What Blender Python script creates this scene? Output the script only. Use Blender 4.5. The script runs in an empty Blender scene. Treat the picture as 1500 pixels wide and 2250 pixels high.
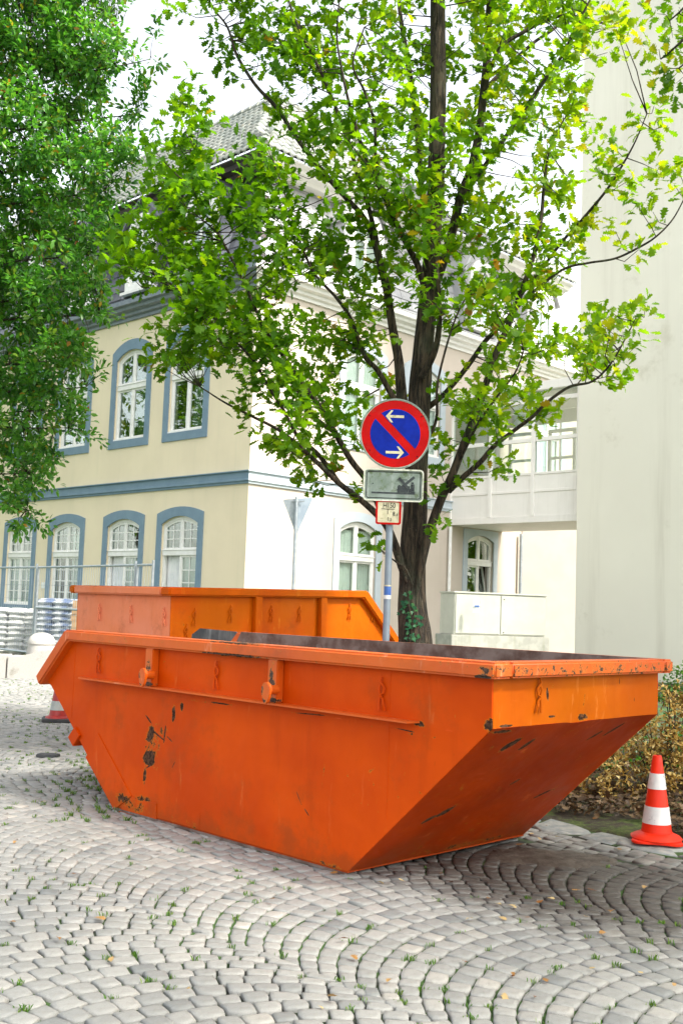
import bpy, bmesh, math, random
import numpy as np
from mathutils import Vector, Matrix, noise as mnoise
from mathutils.geometry import tessellate_polygon

SC = bpy.context.scene
COL = SC.collection
R = math.radians

# ------------------------------------------------------------------ camera
CAM_H, FPX, PITCH, ROLL = 1.5, 2335.6, 0.0896, 0.0358
_fw = Vector((0, math.cos(PITCH), math.sin(PITCH)))
_r0 = Vector((1, 0, 0)); _u0 = Vector((0, -math.sin(PITCH), math.cos(PITCH)))
_rt = _r0 * math.cos(ROLL) + _u0 * math.sin(ROLL)
_up = -_r0 * math.sin(ROLL) + _u0 * math.cos(ROLL)
CAM = Vector((0, 0, CAM_H))
cd = bpy.data.cameras.new("camera"); co = bpy.data.objects.new("camera", cd); COL.objects.link(co)
cd.sensor_fit = 'VERTICAL'; cd.sensor_height = 36.0; cd.lens = FPX / 2250 * 36.0
cd.clip_start = 0.05; cd.clip_end = 2000
m = Matrix((_rt, _up, -_fw)).transposed().to_4x4(); m.translation = CAM
co.matrix_world = m
SC.camera = co

# ------------------------------------------------------------------ light
SUN_AZ = math.atan2(-0.62, 1.0)      # direction towards the sun, from +x
SUN_EL = R(50)
world = bpy.data.worlds.new("World"); SC.world = world; world.use_nodes = True
nt = world.node_tree; nt.nodes.clear()
sky = nt.nodes.new('ShaderNodeTexSky'); sky.sky_type = 'NISHITA'; sky.sun_disc = False
sky.sun_elevation = SUN_EL; sky.sun_rotation = math.pi / 2 - SUN_AZ
sky.air_density = 1.0; sky.dust_density = 3.0; sky.ozone_density = 0.6; sky.altitude = 50
hs = nt.nodes.new('ShaderNodeHueSaturation'); hs.inputs['Saturation'].default_value = 0.35
tint = nt.nodes.new('ShaderNodeMix'); tint.data_type = 'RGBA'; tint.blend_type = 'MULTIPLY'
tint.inputs[0].default_value = 1.0; tint.inputs[7].default_value = (1.0, 0.975, 0.93, 1)
bg = nt.nodes.new('ShaderNodeBackground'); bg.inputs[1].default_value = 0.15
wo = nt.nodes.new('ShaderNodeOutputWorld')
nt.links.new(sky.outputs[0], hs.inputs['Color']); nt.links.new(hs.outputs[0], tint.inputs[6])
nt.links.new(tint.outputs[2], bg.inputs[0]); nt.links.new(bg.outputs[0], wo.inputs[0])
sd = bpy.data.lights.new("sun", 'SUN'); sd.energy = 1.95; sd.angle = R(5.0); sd.color = (1.0, 0.95, 0.86)
so = bpy.data.objects.new("sun", sd); COL.objects.link(so)
_sv = Vector((math.cos(SUN_AZ) * math.cos(SUN_EL), math.sin(SUN_AZ) * math.cos(SUN_EL), math.sin(SUN_EL)))
so.rotation_euler = _sv.to_track_quat('Z', 'Y').to_euler(); so.location = (6, -4, 12)
SC.view_settings.view_transform = 'Standard'; SC.view_settings.look = 'None'
SC.view_settings.exposure = 1.9; SC.view_settings.gamma = 1.0
SC.view_settings.use_curve_mapping = False
SC.cycles.max_bounces = 8; SC.cycles.transparent_max_bounces = 12

# ------------------------------------------------------------------ helpers
def at(px, py, y):
    """world point seen at a pixel of the 1500 x 2250 photograph, at world depth y"""
    d = _fw + _rt * ((px - 750) / FPX) - _up * ((py - 1125) / FPX)
    return CAM + d * (y / d.y)

def tag(o, label=None, cat=None, group=None, kind=None):
    if label: o['label'] = label
    if cat: o['category'] = cat
    if group: o['group'] = group
    if kind: o['kind'] = kind
    return o

def empty(name, loc=(0, 0, 0), rz=0.0):
    o = bpy.data.objects.new(name, None); COL.objects.link(o)
    o.location = loc; o.rotation_euler = (0, 0, rz); o.empty_display_size = 0.1
    return o

def link(name, me, parent=None, loc=None, rot=None, scale=None):
    o = bpy.data.objects.new(name, me); COL.objects.link(o)
    if parent is not None: o.parent = parent
    if loc is not None: o.location = loc
    if rot is not None: o.rotation_euler = rot
    if scale is not None: o.scale = scale
    return o

def np_mesh(name, V, F, mat=None, attr=None, smooth=False):
    """V (n,3), F (m,k) constant k; attr per-face float"""
    me = bpy.data.meshes.new(name)
    V = np.asarray(V, dtype=np.float32); F = np.asarray(F, dtype=np.int32)
    m_, k = F.shape
    me.vertices.add(len(V)); me.vertices.foreach_set('co', V.ravel())
    me.loops.add(m_ * k); me.loops.foreach_set('vertex_index', F.ravel())
    me.polygons.add(m_); me.polygons.foreach_set('loop_start', np.arange(0, m_ * k, k, dtype=np.int32))
    try: me.polygons.foreach_set('loop_total', np.full(m_, k, dtype=np.int32))
    except Exception: pass
    if attr is not None:
        a = me.attributes.new('v', 'FLOAT', 'FACE'); a.data.foreach_set('value', np.asarray(attr, dtype=np.float32))
    if smooth: me.polygons.foreach_set('use_smooth', np.ones(m_, dtype=bool))
    me.update(calc_edges=True)
    if mat: me.materials.append(mat)
    return me

class MB:
    def __init__(s): s.v = []; s.f = []
    def add(s, vs, fs):
        b = len(s.v); s.v += [tuple(p) for p in vs]; s.f += [tuple(b + i for i in f) for f in fs]; return s
    def box(s, x0, x1, y0, y1, z0, z1, mp=None):
        p = [(x, y, z) for z in (z0, z1) for y in (y0, y1) for x in (x0, x1)]
        if mp: p = [mp(*q) for q in p]
        return s.add(p, [(0, 2, 3, 1), (4, 5, 7, 6), (0, 1, 5, 4), (2, 6, 7, 3), (0, 4, 6, 2), (1, 3, 7, 5)])
    def hexa(s, lo, hi):
        """prism between two equal length loops"""
        n = len(lo)
        fs = [tuple(reversed(range(n))), tuple(range(n, 2 * n))]
        fs += [(i, (i + 1) % n, n + (i + 1) % n, n + i) for i in range(n)]
        return s.add(list(lo) + list(hi), fs)
    def prism(s, poly, o0, o1, mp):
        return s.hexa([mp(a, b, o0) for a, b in poly], [mp(a, b, o1) for a, b in poly])
    def ring(s, outer, inner, o0, o1, mp):
        n = len(outer)
        P = [mp(a, b, o0) for a, b in outer] + [mp(a, b, o0) for a, b in inner] + \
            [mp(a, b, o1) for a, b in outer] + [mp(a, b, o1) for a, b in inner]
        fs = []
        for i in range(n):
            j = (i + 1) % n
            fs += [(i, j, n + j, n + i), (2 * n + i, 3 * n + i, 3 * n + j, 2 * n + j),
                   (i, 2 * n + i, 2 * n + j, j), (n + i, n + j, 3 * n + j, 3 * n + i)]
        return s.add(P, fs)
    def tube(s, pts, rad, n=8, caps=True):
        pts = [Vector(p) for p in pts]
        if not hasattr(rad, '__len__'): rad = [rad] * len(pts)
        b = len(s.v); nrm = None
        for i, p in enumerate(pts):
            t = (pts[min(i + 1, len(pts) - 1)] - pts[max(i - 1, 0)]).normalized()
            if nrm is None:
                nrm = t.orthogonal().normalized()
            else:
                nrm = (nrm - t * nrm.dot(t))
                nrm = nrm.normalized() if nrm.length > 1e-6 else t.orthogonal().normalized()
            bn = t.cross(nrm)
            for k in range(n):
                a = 2 * math.pi * k / n
                s.v.append(tuple(p + (nrm * math.cos(a) + bn * math.sin(a)) * rad[i]))
        for i in range(len(pts) - 1):
            for k in range(n):
                a0 = b + i * n + k; a1 = b + i * n + (k + 1) % n
                s.f.append((a0, a1, a1 + n, a0 + n))
        if caps:
            s.f.append(tuple(b + k for k in reversed(range(n))))
            s.f.append(tuple(b + (len(pts) - 1) * n + k for k in range(n)))
        return s
    def lathe(s, prof, cx=0, cy=0, n=24, ax=None):
        b = len(s.v)
        for r, z in prof:
            for k in range(n):
                a = 2 * math.pi * k / n
                s.v.append((cx + r * math.cos(a), cy + r * math.sin(a), z))
        for i in range(len(prof) - 1):
            for k in range(n):
                a0 = b + i * n + k; a1 = b + i * n + (k + 1) % n
                s.f.append((a0, a1, a1 + n, a0 + n))
        s.f.append(tuple(b + k for k in reversed(range(n))))
        s.f.append(tuple(b + (len(prof) - 1) * n + k for k in range(n)))
        return s
    def xform(s, M):
        s.v = [tuple(M @ Vector(p)) for p in s.v]; return s
    def mesh(s, name, mat=None, smooth=False, bevel=0, seg=2, fix=True):
        me = bpy.data.meshes.new(name); me.from_pydata(s.v, [], s.f)
        if fix:
            bm = bmesh.new(); bm.from_mesh(me)
            if bevel:
                eds = [e for e in bm.edges if len(e.link_faces) == 2 and e.calc_face_angle(0) > 0.45]
                bmesh.ops.bevel(bm, geom=eds, offset=bevel, segments=seg, affect='EDGES', clamp_overlap=True)
            bmesh.ops.recalc_face_normals(bm, faces=bm.faces)
            if smooth:
                for f in bm.faces: f.smooth = True
                for e in bm.edges:
                    if len(e.link_faces) == 2 and e.calc_face_angle(0) > 0.7: e.smooth = False
            bm.to_mesh(me); bm.free()
        elif smooth:
            me.polygons.foreach_set('use_smooth', [True] * len(me.polygons))
        me.update()
        if mat: me.materials.append(mat)
        return me
    def build(s, name, mat, parent=None, **k):
        return link(name, s.mesh(name, mat, **k), parent)

# ------------------------------------------------------------------ materials
def M_new(name):
    m = bpy.data.materials.new(name); m.use_nodes = True
    n = m.node_tree; return m, n, n.nodes['Principled BSDF'], n.nodes['Material Output']

class NG:
    """tiny node graph helper"""
    def __init__(s, tree): s.t = tree; s.c = None
    def n(s, ty, **k):
        x = s.t.nodes.new(ty)
        for a, b in k.items(): setattr(x, a, b)
        return x
    def put(s, sock, v):
        if isinstance(v, bpy.types.NodeSocket): s.t.links.new(v, sock)
        elif isinstance(v, (tuple, list)) and len(v) == 3 and sock.type == 'RGBA': sock.default_value = (*v, 1)
        else: sock.default_value = v
    def coord(s):
        if s.c is None: s.c = s.n('ShaderNodeTexCoord').outputs['Object']
        return s.c
    def noise(s, scale, detail=3, rough=0.55, stretch=None, off=None, out=0, dist=0.0):
        v = s.coord()
        if stretch or off:
            mp = s.n('ShaderNodeMapping'); s.put(mp.inputs[0], v)
            if stretch: mp.inputs['Scale'].default_value = stretch
            if off: mp.inputs['Location'].default_value = off
            v = mp.outputs[0]
        t = s.n('ShaderNodeTexNoise'); s.put(t.inputs['Vector'], v)
        t.inputs['Scale'].default_value = scale; t.inputs['Detail'].default_value = detail
        t.inputs['Roughness'].default_value = rough; t.inputs['Distortion'].default_value = dist
        return t.outputs[out]
    def ramp(s, v, a, b, lo=0.0, hi=1.0):
        r = s.n('ShaderNodeMapRange'); r.interpolation_type = 'SMOOTHSTEP'
        s.put(r.inputs[0], v); r.inputs[1].default_value = a; r.inputs[2].default_value = b
        r.inputs[3].default_value = lo; r.inputs[4].default_value = hi
        return r.outputs[0]
    def mix(s, f, a, b, bt='MIX'):
        x = s.n('ShaderNodeMix', data_type='RGBA', blend_type=bt)
        s.put(x.inputs[0], f); s.put(x.inputs[6], a); s.put(x.inputs[7], b); return x.outputs[2]
    def math(s, op, a, b=0.0, clamp=False):
        x = s.n('ShaderNodeMath', operation=op); x.use_clamp = clamp
        s.put(x.inputs[0], a); s.put(x.inputs[1], b); return x.outputs[0]
    def bump(s, h, strength=0.3, dist=0.01):
        b = s.n('ShaderNodeBump'); s.put(b.inputs['Height'], h)
        b.inputs['Strength'].default_value = strength; b.inputs['Distance'].default_value = dist
        return b.outputs[0]
    def attr(s, name='v'):
        a = s.n('ShaderNodeAttribute'); a.attribute_name = name; return a.outputs['Fac']
    def rand(s):
        return s.n('ShaderNodeObjectInfo').outputs['Random']

def mat(name, c1, c2=None, rough=0.7, scale=4.0, detail=4, metallic=0.0, bump=0.0, bscale=60.0, bdist=0.004,
        streak=None, spec=0.5, lo=0.35, hi=0.65, dirt=None, dirt_amt=(0.55, 0.75), dirt_scale=2.5, rnd=0.0, coat=0.0):
    m, t, p, o = M_new(name); g = NG(t)
    c2 = c2 or tuple(x * 0.85 for x in c1)
    col = g.mix(g.ramp(g.noise(scale, detail), lo, hi), c1, c2)
    if streak:
        col = g.mix(g.ramp(g.noise(streak[1], 5, 0.7, stretch=(1, 1, 0.06)), 0.5, 0.8, 0, streak[2]), col, streak[0])
    if dirt:
        col = g.mix(g.ramp(g.noise(dirt_scale, 7, 0.7, off=(3.1, 5.2, 1.7)), *dirt_amt), col, dirt)
    if rnd:
        h = g.n('ShaderNodeHueSaturation'); g.put(h.inputs['Color'], col)
        g.put(h.inputs['Value'], g.ramp(g.rand(), 0, 1, 1 - rnd, 1 + rnd)); col = h.outputs[0]
    g.put(p.inputs['Base Color'], col)
    p.inputs['Metallic'].default_value = metallic
    g.put(p.inputs['Roughness'], g.ramp(g.noise(scale * 2.3, 4), 0.3, 0.7, rough - 0.08, rough + 0.08))
    p.inputs['Specular IOR Level'].default_value = spec
    if coat: p.inputs['Coat Weight'].default_value = coat
    if bump:
        g.put(p.inputs['Normal'], g.bump(g.noise(bscale, 5, 0.6), bump, bdist))
    return m

def leafmat(name, cols, transl=0.45, tcol=None, rough=0.45, sp=0.22):
    m, t, p, o = M_new(name); g = NG(t)
    a = g.attr('v')
    r = g.n('ShaderNodeValToRGB'); g.put(r.inputs[0], a)
    e = r.color_ramp.elements; e[0].position = cols[0][0]; e[0].color = (*cols[0][1], 1)
    e[1].position = cols[-1][0]; e[1].color = (*cols[-1][1], 1)
    for pos, c in cols[1:-1]:
        x = e.new(pos); x.color = (*c, 1)
    col = r.outputs[0]
    g.put(p.inputs['Base Color'], col); p.inputs['Roughness'].default_value = rough
    p.inputs['Specular IOR Level'].default_value = sp
    tr = g.n('ShaderNodeBsdfTranslucent')
    g.put(tr.inputs[0], g.mix(1.0, col, tcol or (1.9, 1.6, 0.55), 'MULTIPLY'))
    mx = g.n('ShaderNodeMixShader'); mx.inputs[0].default_value = transl
    t.links.new(p.outputs[0], mx.inputs[1]); t.links.new(tr.outputs[0], mx.inputs[2])
    t.links.new(mx.outputs[0], o.inputs[0])
    return m

MAT = {}
MAT['cream'] = mat('cream_render', (0.77, 0.665, 0.475), (0.73, 0.63, 0.45), 0.9, 0.8, bump=0.25, bscale=90, bdist=0.003,
                   streak=((0.6, 0.55, 0.38), 3.0, 0.35))
MAT['palecream'] = mat('pale_render', (0.55, 0.485, 0.415), (0.52, 0.455, 0.385), 0.9, 0.8, bump=0.25, bscale=90, bdist=0.003,
                   streak=((0.46, 0.405, 0.34), 2.5, 0.4), dirt=(0.50, 0.44, 0.37))
MAT['blue'] = mat('grey_blue_paint', (0.17, 0.255, 0.325), (0.15, 0.23, 0.30), 0.75, 3, bump=0.15)
MAT['blue_sunlit'] = mat('sunlit_blue_paint', (0.47, 0.53, 0.57), (0.43, 0.49, 0.54), 0.75, 3, bump=0.15)  # same trim paint, sun-washed look of the street side put into the colour
MAT['white'] = mat('white_window_paint', (0.80, 0.79, 0.76), (0.74, 0.73, 0.69), 0.45, 6)
MAT['whitepanel'] = mat('white_facade_panel', (0.85, 0.82, 0.77), (0.82, 0.79, 0.74), 0.5, 2,
                        streak=((0.55, 0.52, 0.45), 5.0, 0.35))
MAT['whitewall'] = mat('white_render', (0.66, 0.60, 0.55), (0.62, 0.56, 0.51), 0.9, 1.5, bump=0.2)
MAT['tower'] = mat('beige_grey_render', (0.78, 0.755, 0.65), (0.72, 0.695, 0.595), 0.92, 0.25, bump=0.3, bscale=55, bdist=0.004,
                   streak=((0.54, 0.51, 0.42), 1.0, 0.65), lo=0.3, hi=0.7, dirt=(0.58, 0.55, 0.45), dirt_scale=0.7)
MAT['slate'] = mat('slate', (0.075, 0.082, 0.10), (0.12, 0.125, 0.14), 0.4, 3, rnd=0.3, bump=0.4, bscale=25, bdist=0.006)
MAT['slate_sunlit'] = mat('sunlit_slate', (0.36, 0.365, 0.375), (0.44, 0.44, 0.44), 0.45, 3, rnd=0.16, bump=0.4, bscale=25, bdist=0.006)  # same slate, with the sunlit street side's brightness put into the colour
MAT['zinc'] = mat('grey_zinc', (0.20, 0.235, 0.27), (0.16, 0.19, 0.23), 0.5, 5, metallic=0.2, streak=((0.3, 0.32, 0.34), 6, 0.6))
MAT['tile'] = mat('glazed_grey_tile', (0.30, 0.31, 0.27), (0.20, 0.225, 0.20), 0.3, 2, rnd=0.25, dirt=(0.34, 0.28, 0.19), dirt_scale=5)
MAT['darkroom'] = mat('dark_room', (0.035, 0.028, 0.022), (0.10, 0.045, 0.03), 0.9, 1.5)
MAT['soffit'] = mat('dark_timber_soffit', (0.05, 0.045, 0.05), (0.09, 0.07, 0.06), 0.8, 5)
MAT['curtain'] = mat('pale_curtain', (0.80, 0.80, 0.79), (0.68, 0.69, 0.70), 0.9, 3)
MAT['curtaingreen'] = mat('green_grey_curtain', (0.10, 0.13, 0.11), (0.06, 0.08, 0.07), 0.9, 3)
MAT['galv'] = mat('galvanised_steel', (0.42, 0.46, 0.49), (0.33, 0.37, 0.41), 0.42, 9, metallic=0.7)
MAT['galvblue'] = mat('weathered_post_steel', (0.24, 0.29, 0.34), (0.19, 0.235, 0.285), 0.5, 5, metallic=0.35,
                      streak=((0.36, 0.39, 0.41), 9, 0.6))
MAT['rust'] = mat('rusty_steel', (0.085, 0.045, 0.032), (0.19, 0.145, 0.125), 0.75, 7, 7, bump=0.5, bscale=40, bdist=0.004,
                  dirt=(0.30, 0.28, 0.27), dirt_amt=(0.58, 0.72), dirt_scale=5)
MAT['darkplate'] = mat('dark_grey_plate', (0.06, 0.062, 0.07), (0.12, 0.12, 0.125), 0.5, 6, 6, metallic=0.4,
                       streak=((0.45, 0.44, 0.44), 14, 0.8))
MAT['bark'] = None

def glass(name, tint_=(0.02, 0.035, 0.03), trans=0.62, rough=0.02):
    m, t, p, o = M_new(name); g = NG(t)
    gl = g.n('ShaderNodeBsdfGlossy'); gl.inputs['Roughness'].default_value = rough
    gl.inputs[0].default_value = (0.95, 1.0, 0.97, 1)
    tr = g.n('ShaderNodeBsdfTransparent'); tr.inputs[0].default_value = (0.84, 0.90, 0.87, 1)
    fr = g.n('ShaderNodeLayerWeight'); fr.inputs[0].default_value = 0.5
    fc = g.math('ADD', g.math('MULTIPLY', g.math('POWER', fr.outputs['Facing'], 2.6), 0.75), 0.09)
    mx = g.n('ShaderNodeMixShader'); g.put(mx.inputs[0], fc)
    g.put(gl.inputs['Normal'], g.bump(g.noise(0.9, 2), 0.25, 0.02))
    t.links.new(tr.outputs[0], mx.inputs[1]); t.links.new(gl.outputs[0], mx.inputs[2])
    t.links.new(mx.outputs[0], o.inputs[0]); t.nodes.remove(p)
    return m
MAT['glass'] = glass('window_glass')

def bark():
    m, t, p, o = M_new('oak_bark'); g = NG(t)
    n1 = g.noise(34, 5, 0.65, stretch=(1, 1, 0.13), dist=0.6)
    n2 = g.noise(3, 3)
    n3 = g.noise(120, 4, 0.7)
    h = g.math('ADD', g.ramp(n1, 0.35, 0.62), g.math('MULTIPLY', n3, 0.25))
    col = g.mix(g.ramp(n1, 0.38, 0.62), (0.012, 0.008, 0.005), (0.088, 0.062, 0.040))
    col = g.mix(g.ramp(n2, 0.5, 0.72, 0, 0.55), col, (0.085, 0.10, 0.06))
    col = g.mix(g.ramp(g.noise(210, 1, 0.5), 0.74, 0.78, 0, 0.8), col, (0.4, 0.38, 0.33))
    g.put(p.inputs['Base Color'], col); p.inputs['Roughness'].default_value = 0.9
    g.put(p.inputs['Normal'], g.bump(h, 1.0, 0.022)); return m
MAT['bark'] = bark()

def paint(name, base, base2, chip=0.0, marks=(), pale=None, axis=0, spec=0.10, cell=16):
    """worn skip paint; marks are ellipses (x,z,rx,rz,strength) on the long side, in the skip's own frame"""
    m, t, p, o = M_new(name); g = NG(t)
    col = g.mix(g.ramp(g.noise(1.1, 4, 0.6), 0.35, 0.68), base, base2)
    col = g.mix(g.ramp(g.noise(5, 5, 0.7, stretch=(1, 1, 0.15)), 0.52, 0.75, 0, 0.35), col, tuple(x * 0.72 for x in base2))
    if pale:
        col = g.mix(g.ramp(g.noise(7, 5, 0.7, stretch=(1, 1, 0.2), off=(2, 7, 1)), 0.6, 0.72, 0, 0.7), col, pale)
    gz = g.n('ShaderNodeSeparateXYZ'); g.put(gz.inputs[0], g.coord())
    low = g.ramp(gz.outputs[2], 0.0, 0.30, 0.22, 0.0)
    grime = g.ramp(g.math('ADD', g.noise(2.6, 6, 0.72, off=(9, 4, 2)), low), 0.52, 0.78, 0.0, 0.5)
    col = g.mix(grime, col, (0.22, 0.050, 0.010))
    col = g.mix(g.ramp(g.noise(30, 3, 0.5, stretch=(.12, .12, 1.0), off=(1, 1, 5)), 0.72, 0.78, 0, 0.5), col, tuple(min(1, x * 1.25 + .03) for x in base))
    # dust and fine scratches
    col = g.mix(g.ramp(g.noise(60, 3, 0.6, stretch=(1, 1, 0.25)), 0.66, 0.74, 0, 0.4), col, tuple(x * 0.55 for x in base))
    thr = g.math('ADD', g.noise(cell, 7, 0.78, dist=0.4), chip - 0.02)
    if marks:
        sep = g.n('ShaderNodeSeparateXYZ'); g.put(sep.inputs[0], g.coord())
        X, Z = sep.outputs[axis], sep.outputs[2]
        for mk_ in marks:
            mx_, mz_, rx, rz, st = mk_[:5]; an = R(mk_[5]) if len(mk_) > 5 else 0
            u_, v_ = g.math('SUBTRACT', X, mx_), g.math('SUBTRACT', Z, mz_)
            if an:
                u_, v_ = (g.math('ADD', g.math('MULTIPLY', u_, math.cos(an)), g.math('MULTIPLY', v_, math.sin(an))),
                          g.math('SUBTRACT', g.math('MULTIPLY', v_, math.cos(an)), g.math('MULTIPLY', u_, math.sin(an))))
            a = g.math('DIVIDE', u_, rx); b = g.math('DIVIDE', v_, rz)
            d = g.math('SQRT', g.math('ADD', g.math('MULTIPLY', a, a), g.math('MULTIPLY', b, b)))
            thr = g.math('ADD', thr, g.ramp(d, 0.2, 1.0, st, 0.0))
    och = g.ramp(thr, 0.655, 0.70)
    msk = g.ramp(thr, 0.70, 0.725)
    col = g.mix(g.math('MULTIPLY', och, 0.55), col, (0.46, 0.20, 0.015))
    rustc = g.mix(g.ramp(g.noise(45, 4), 0.4, 0.6), (0.030, 0.014, 0.009), (0.095, 0.045, 0.026))
    col = g.mix(msk, col, rustc)
    g.put(p.inputs['Base Color'], col)
    g.put(p.inputs['Roughness'], g.math('ADD', g.ramp(g.noise(4, 4), 0.3, 0.7, 0.42, 0.58), g.math('MULTIPLY', msk, 0.3)))
    p.inputs['Specular IOR Level'].default_value = spec
    h = g.math('ADD', g.math('MULTIPLY', g.noise(2.2, 3), 1.0), g.math('MULTIPLY', msk, -0.05))
    b1 = g.bump(h, 0.35, 0.05)
    b2 = g.n('ShaderNodeBump'); g.put(b2.inputs['Height'], g.noise(70, 4)); b2.inputs['Strength'].default_value = 0.08
    b2.inputs['Distance'].default_value = 0.004; g.put(b2.inputs['Normal'], b1)
    g.put(p.inputs['Normal'], b2.outputs[0])
    return m

# ------------------------------------------------------------------ ground
rng = random.Random(11)
SKYAW = 0.7808
U = Vector((-math.sin(SKYAW), math.cos(SKYAW), 0)); W = Vector((math.cos(SKYAW), math.sin(SKYAW), 0))
def uw(u, w, z=0.0): return U * u + W * w + Vector((0, 0, z))

def soilmat():
    m, t, p, o = M_new('joint_soil'); g = NG(t)
    col = g.mix(g.ramp(g.noise(9, 6, 0.7), 0.35, 0.65), (0.013, 0.013, 0.012), (0.035, 0.034, 0.030))
    col = g.mix(g.ramp(g.noise(1.3, 5, 0.7), 0.40, 0.56, 0, 0.9), col, (0.045, 0.105, 0.018))
    g.put(p.inputs['Base Color'], col); p.inputs['Roughness'].default_value = 0.95
    g.put(p.inputs['Normal'], g.bump(g.noise(80, 5), 0.8, 0.01)); return m
MAT['soil'] = soilmat()
g_ = MB(); g_.add([(-400, -60, -0.022), (400, -60, -0.022), (400, 700, -0.022), (-400, 700, -0.022)], [(0, 1, 2, 3)])
ground = tag(g_.build('ground', MAT['soil'], fix=False), kind='structure')

def cobblemat():
    m, t, p, o = M_new('granite_sett'); g = NG(t)
    a = g.attr('v')
    r = g.n('ShaderNodeValToRGB'); g.put(r.inputs[0], a)
    e = r.color_ramp.elements
    e[0].position = 0; e[0].color = (0.17, 0.18, 0.18, 1); e[1].position = 1; e[1].color = (0.39, 0.37, 0.335, 1)
    for ps, c in ((0.3, (0.25, 0.252, 0.242)), (0.6, (0.30, 0.298, 0.283)), (0.85, (0.34, 0.33, 0.308))):
        x = e.new(ps); x.color = (*c, 1)
    sp = g.ramp(g.noise(330, 2, 0.6), 0.38, 0.62)
    col = g.mix(g.math('MULTIPLY', sp, 0.35), r.outputs[0], (0.15, 0.15, 0.15))
    col = g.mix(g.ramp(g.noise(24, 5, 0.7), 0.5, 0.72, 0, 0.4), col, (0.22, 0.20, 0.17))
    col = g.mix(g.ramp(g.noise(0.8, 5, 0.65), 0.42, 0.68, 0, 0.45), col, (0.20, 0.20, 0.18))
    col = g.mix(g.ramp(g.noise(7, 6, 0.75, off=(3, 3, 3)), 0.56, 0.72, 0, 0.4), col, (0.17, 0.165, 0.13))
    # skip's shade painted onto the stones, together with a muddy patch near the kerb
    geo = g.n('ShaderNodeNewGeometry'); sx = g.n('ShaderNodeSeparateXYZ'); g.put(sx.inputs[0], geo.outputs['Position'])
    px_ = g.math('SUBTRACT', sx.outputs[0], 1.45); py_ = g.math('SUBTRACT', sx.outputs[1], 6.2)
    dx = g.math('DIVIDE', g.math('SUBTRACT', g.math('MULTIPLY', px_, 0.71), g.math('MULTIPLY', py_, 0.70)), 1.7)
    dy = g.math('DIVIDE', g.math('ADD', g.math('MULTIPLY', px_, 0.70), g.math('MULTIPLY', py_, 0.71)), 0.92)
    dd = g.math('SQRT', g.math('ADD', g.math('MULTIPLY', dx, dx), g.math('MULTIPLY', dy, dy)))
    shade_mud = g.ramp(g.math('ADD', dd, g.math('MULTIPLY', g.noise(5, 4), 0.9)), 0.95, 1.75, 0.93, 0.0)
    col = g.mix(shade_mud, col, (0.042, 0.037, 0.032))
    g.put(p.inputs['Base Color'], col)
    g.put(p.inputs['Roughness'], g.ramp(g.noise(15, 3), 0.3, 0.7, 0.5, 0.75))
    h = g.math('ADD', g.noise(26, 5, 0.65), g.math('MULTIPLY', g.noise(150, 3), 0.3))
    g.put(p.inputs['Normal'], g.bump(h, 0.6, 0.008)); return m
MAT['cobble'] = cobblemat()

def sett(c4, h, dome=0.006, dep=0.03, rr=rng, jit=0.09):
    """one rounded sett from 4 plan corners (Vectors); returns verts, quad faces"""
    cen = sum(c4, Vector((0, 0, 0))) / 4
    size = ((c4[0] - c4[2]).length + (c4[1] - c4[3]).length) / 2
    ring = []
    for i in range(4):
        a, b = c4[i], c4[(i + 1) % 4]
        j1 = Vector((rr.uniform(-1, 1), rr.uniform(-1, 1), 0)) * size * jit * 0.35
        ring.append(a + j1 + (cen - a) * (0.03 + rr.uniform(0, 0.06)))
        mm = (a + b) / 2
        ring.append(mm + Vector((rr.uniform(-1, 1), rr.uniform(-1, 1), 0)) * size * jit * 0.45 + (mm - cen) * rr.uniform(-0.03, 0.07))
    tx, ty = rr.uniform(-0.05, 0.05), rr.uniform(-0.05, 0.05)
    def zz(p, base): d = p - cen; return base + h + d.x * tx + d.y * ty
    V = []; n = 8
    for p in ring: V.append((p.x, p.y, -dep))
    for p in ring: V.append((p.x, p.y, zz(p, -0.007)))
    for p in ring:
        q = cen + (p - cen) * 0.92; V.append((q.x, q.y, zz(q, -0.0008)))
    for p in ring:
        q = cen + (p - cen) * 0.60; V.append((q.x, q.y, zz(q, dome * 0.2) + rr.uniform(-0.001, 0.001)))
    F = []
    for L in range(3):
        for i in range(n):
            j = (i + 1) % n
            F.append((L * n + i, L * n + j, (L + 1) * n + j, (L + 1) * n + i))
    b = 3 * n
    F += [(b, b + 1, b + 2, b + 3), (b, b + 3, b + 4, b + 7), (b + 7, b + 4, b + 5, b + 6)]
    return V, F

def in_view(p, marg=1.2):
    return p.y > 2.6 and p.x > -0.335 * p.y - marg and p.x < 0.335 * p.y + marg and p.y < 21.5

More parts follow.
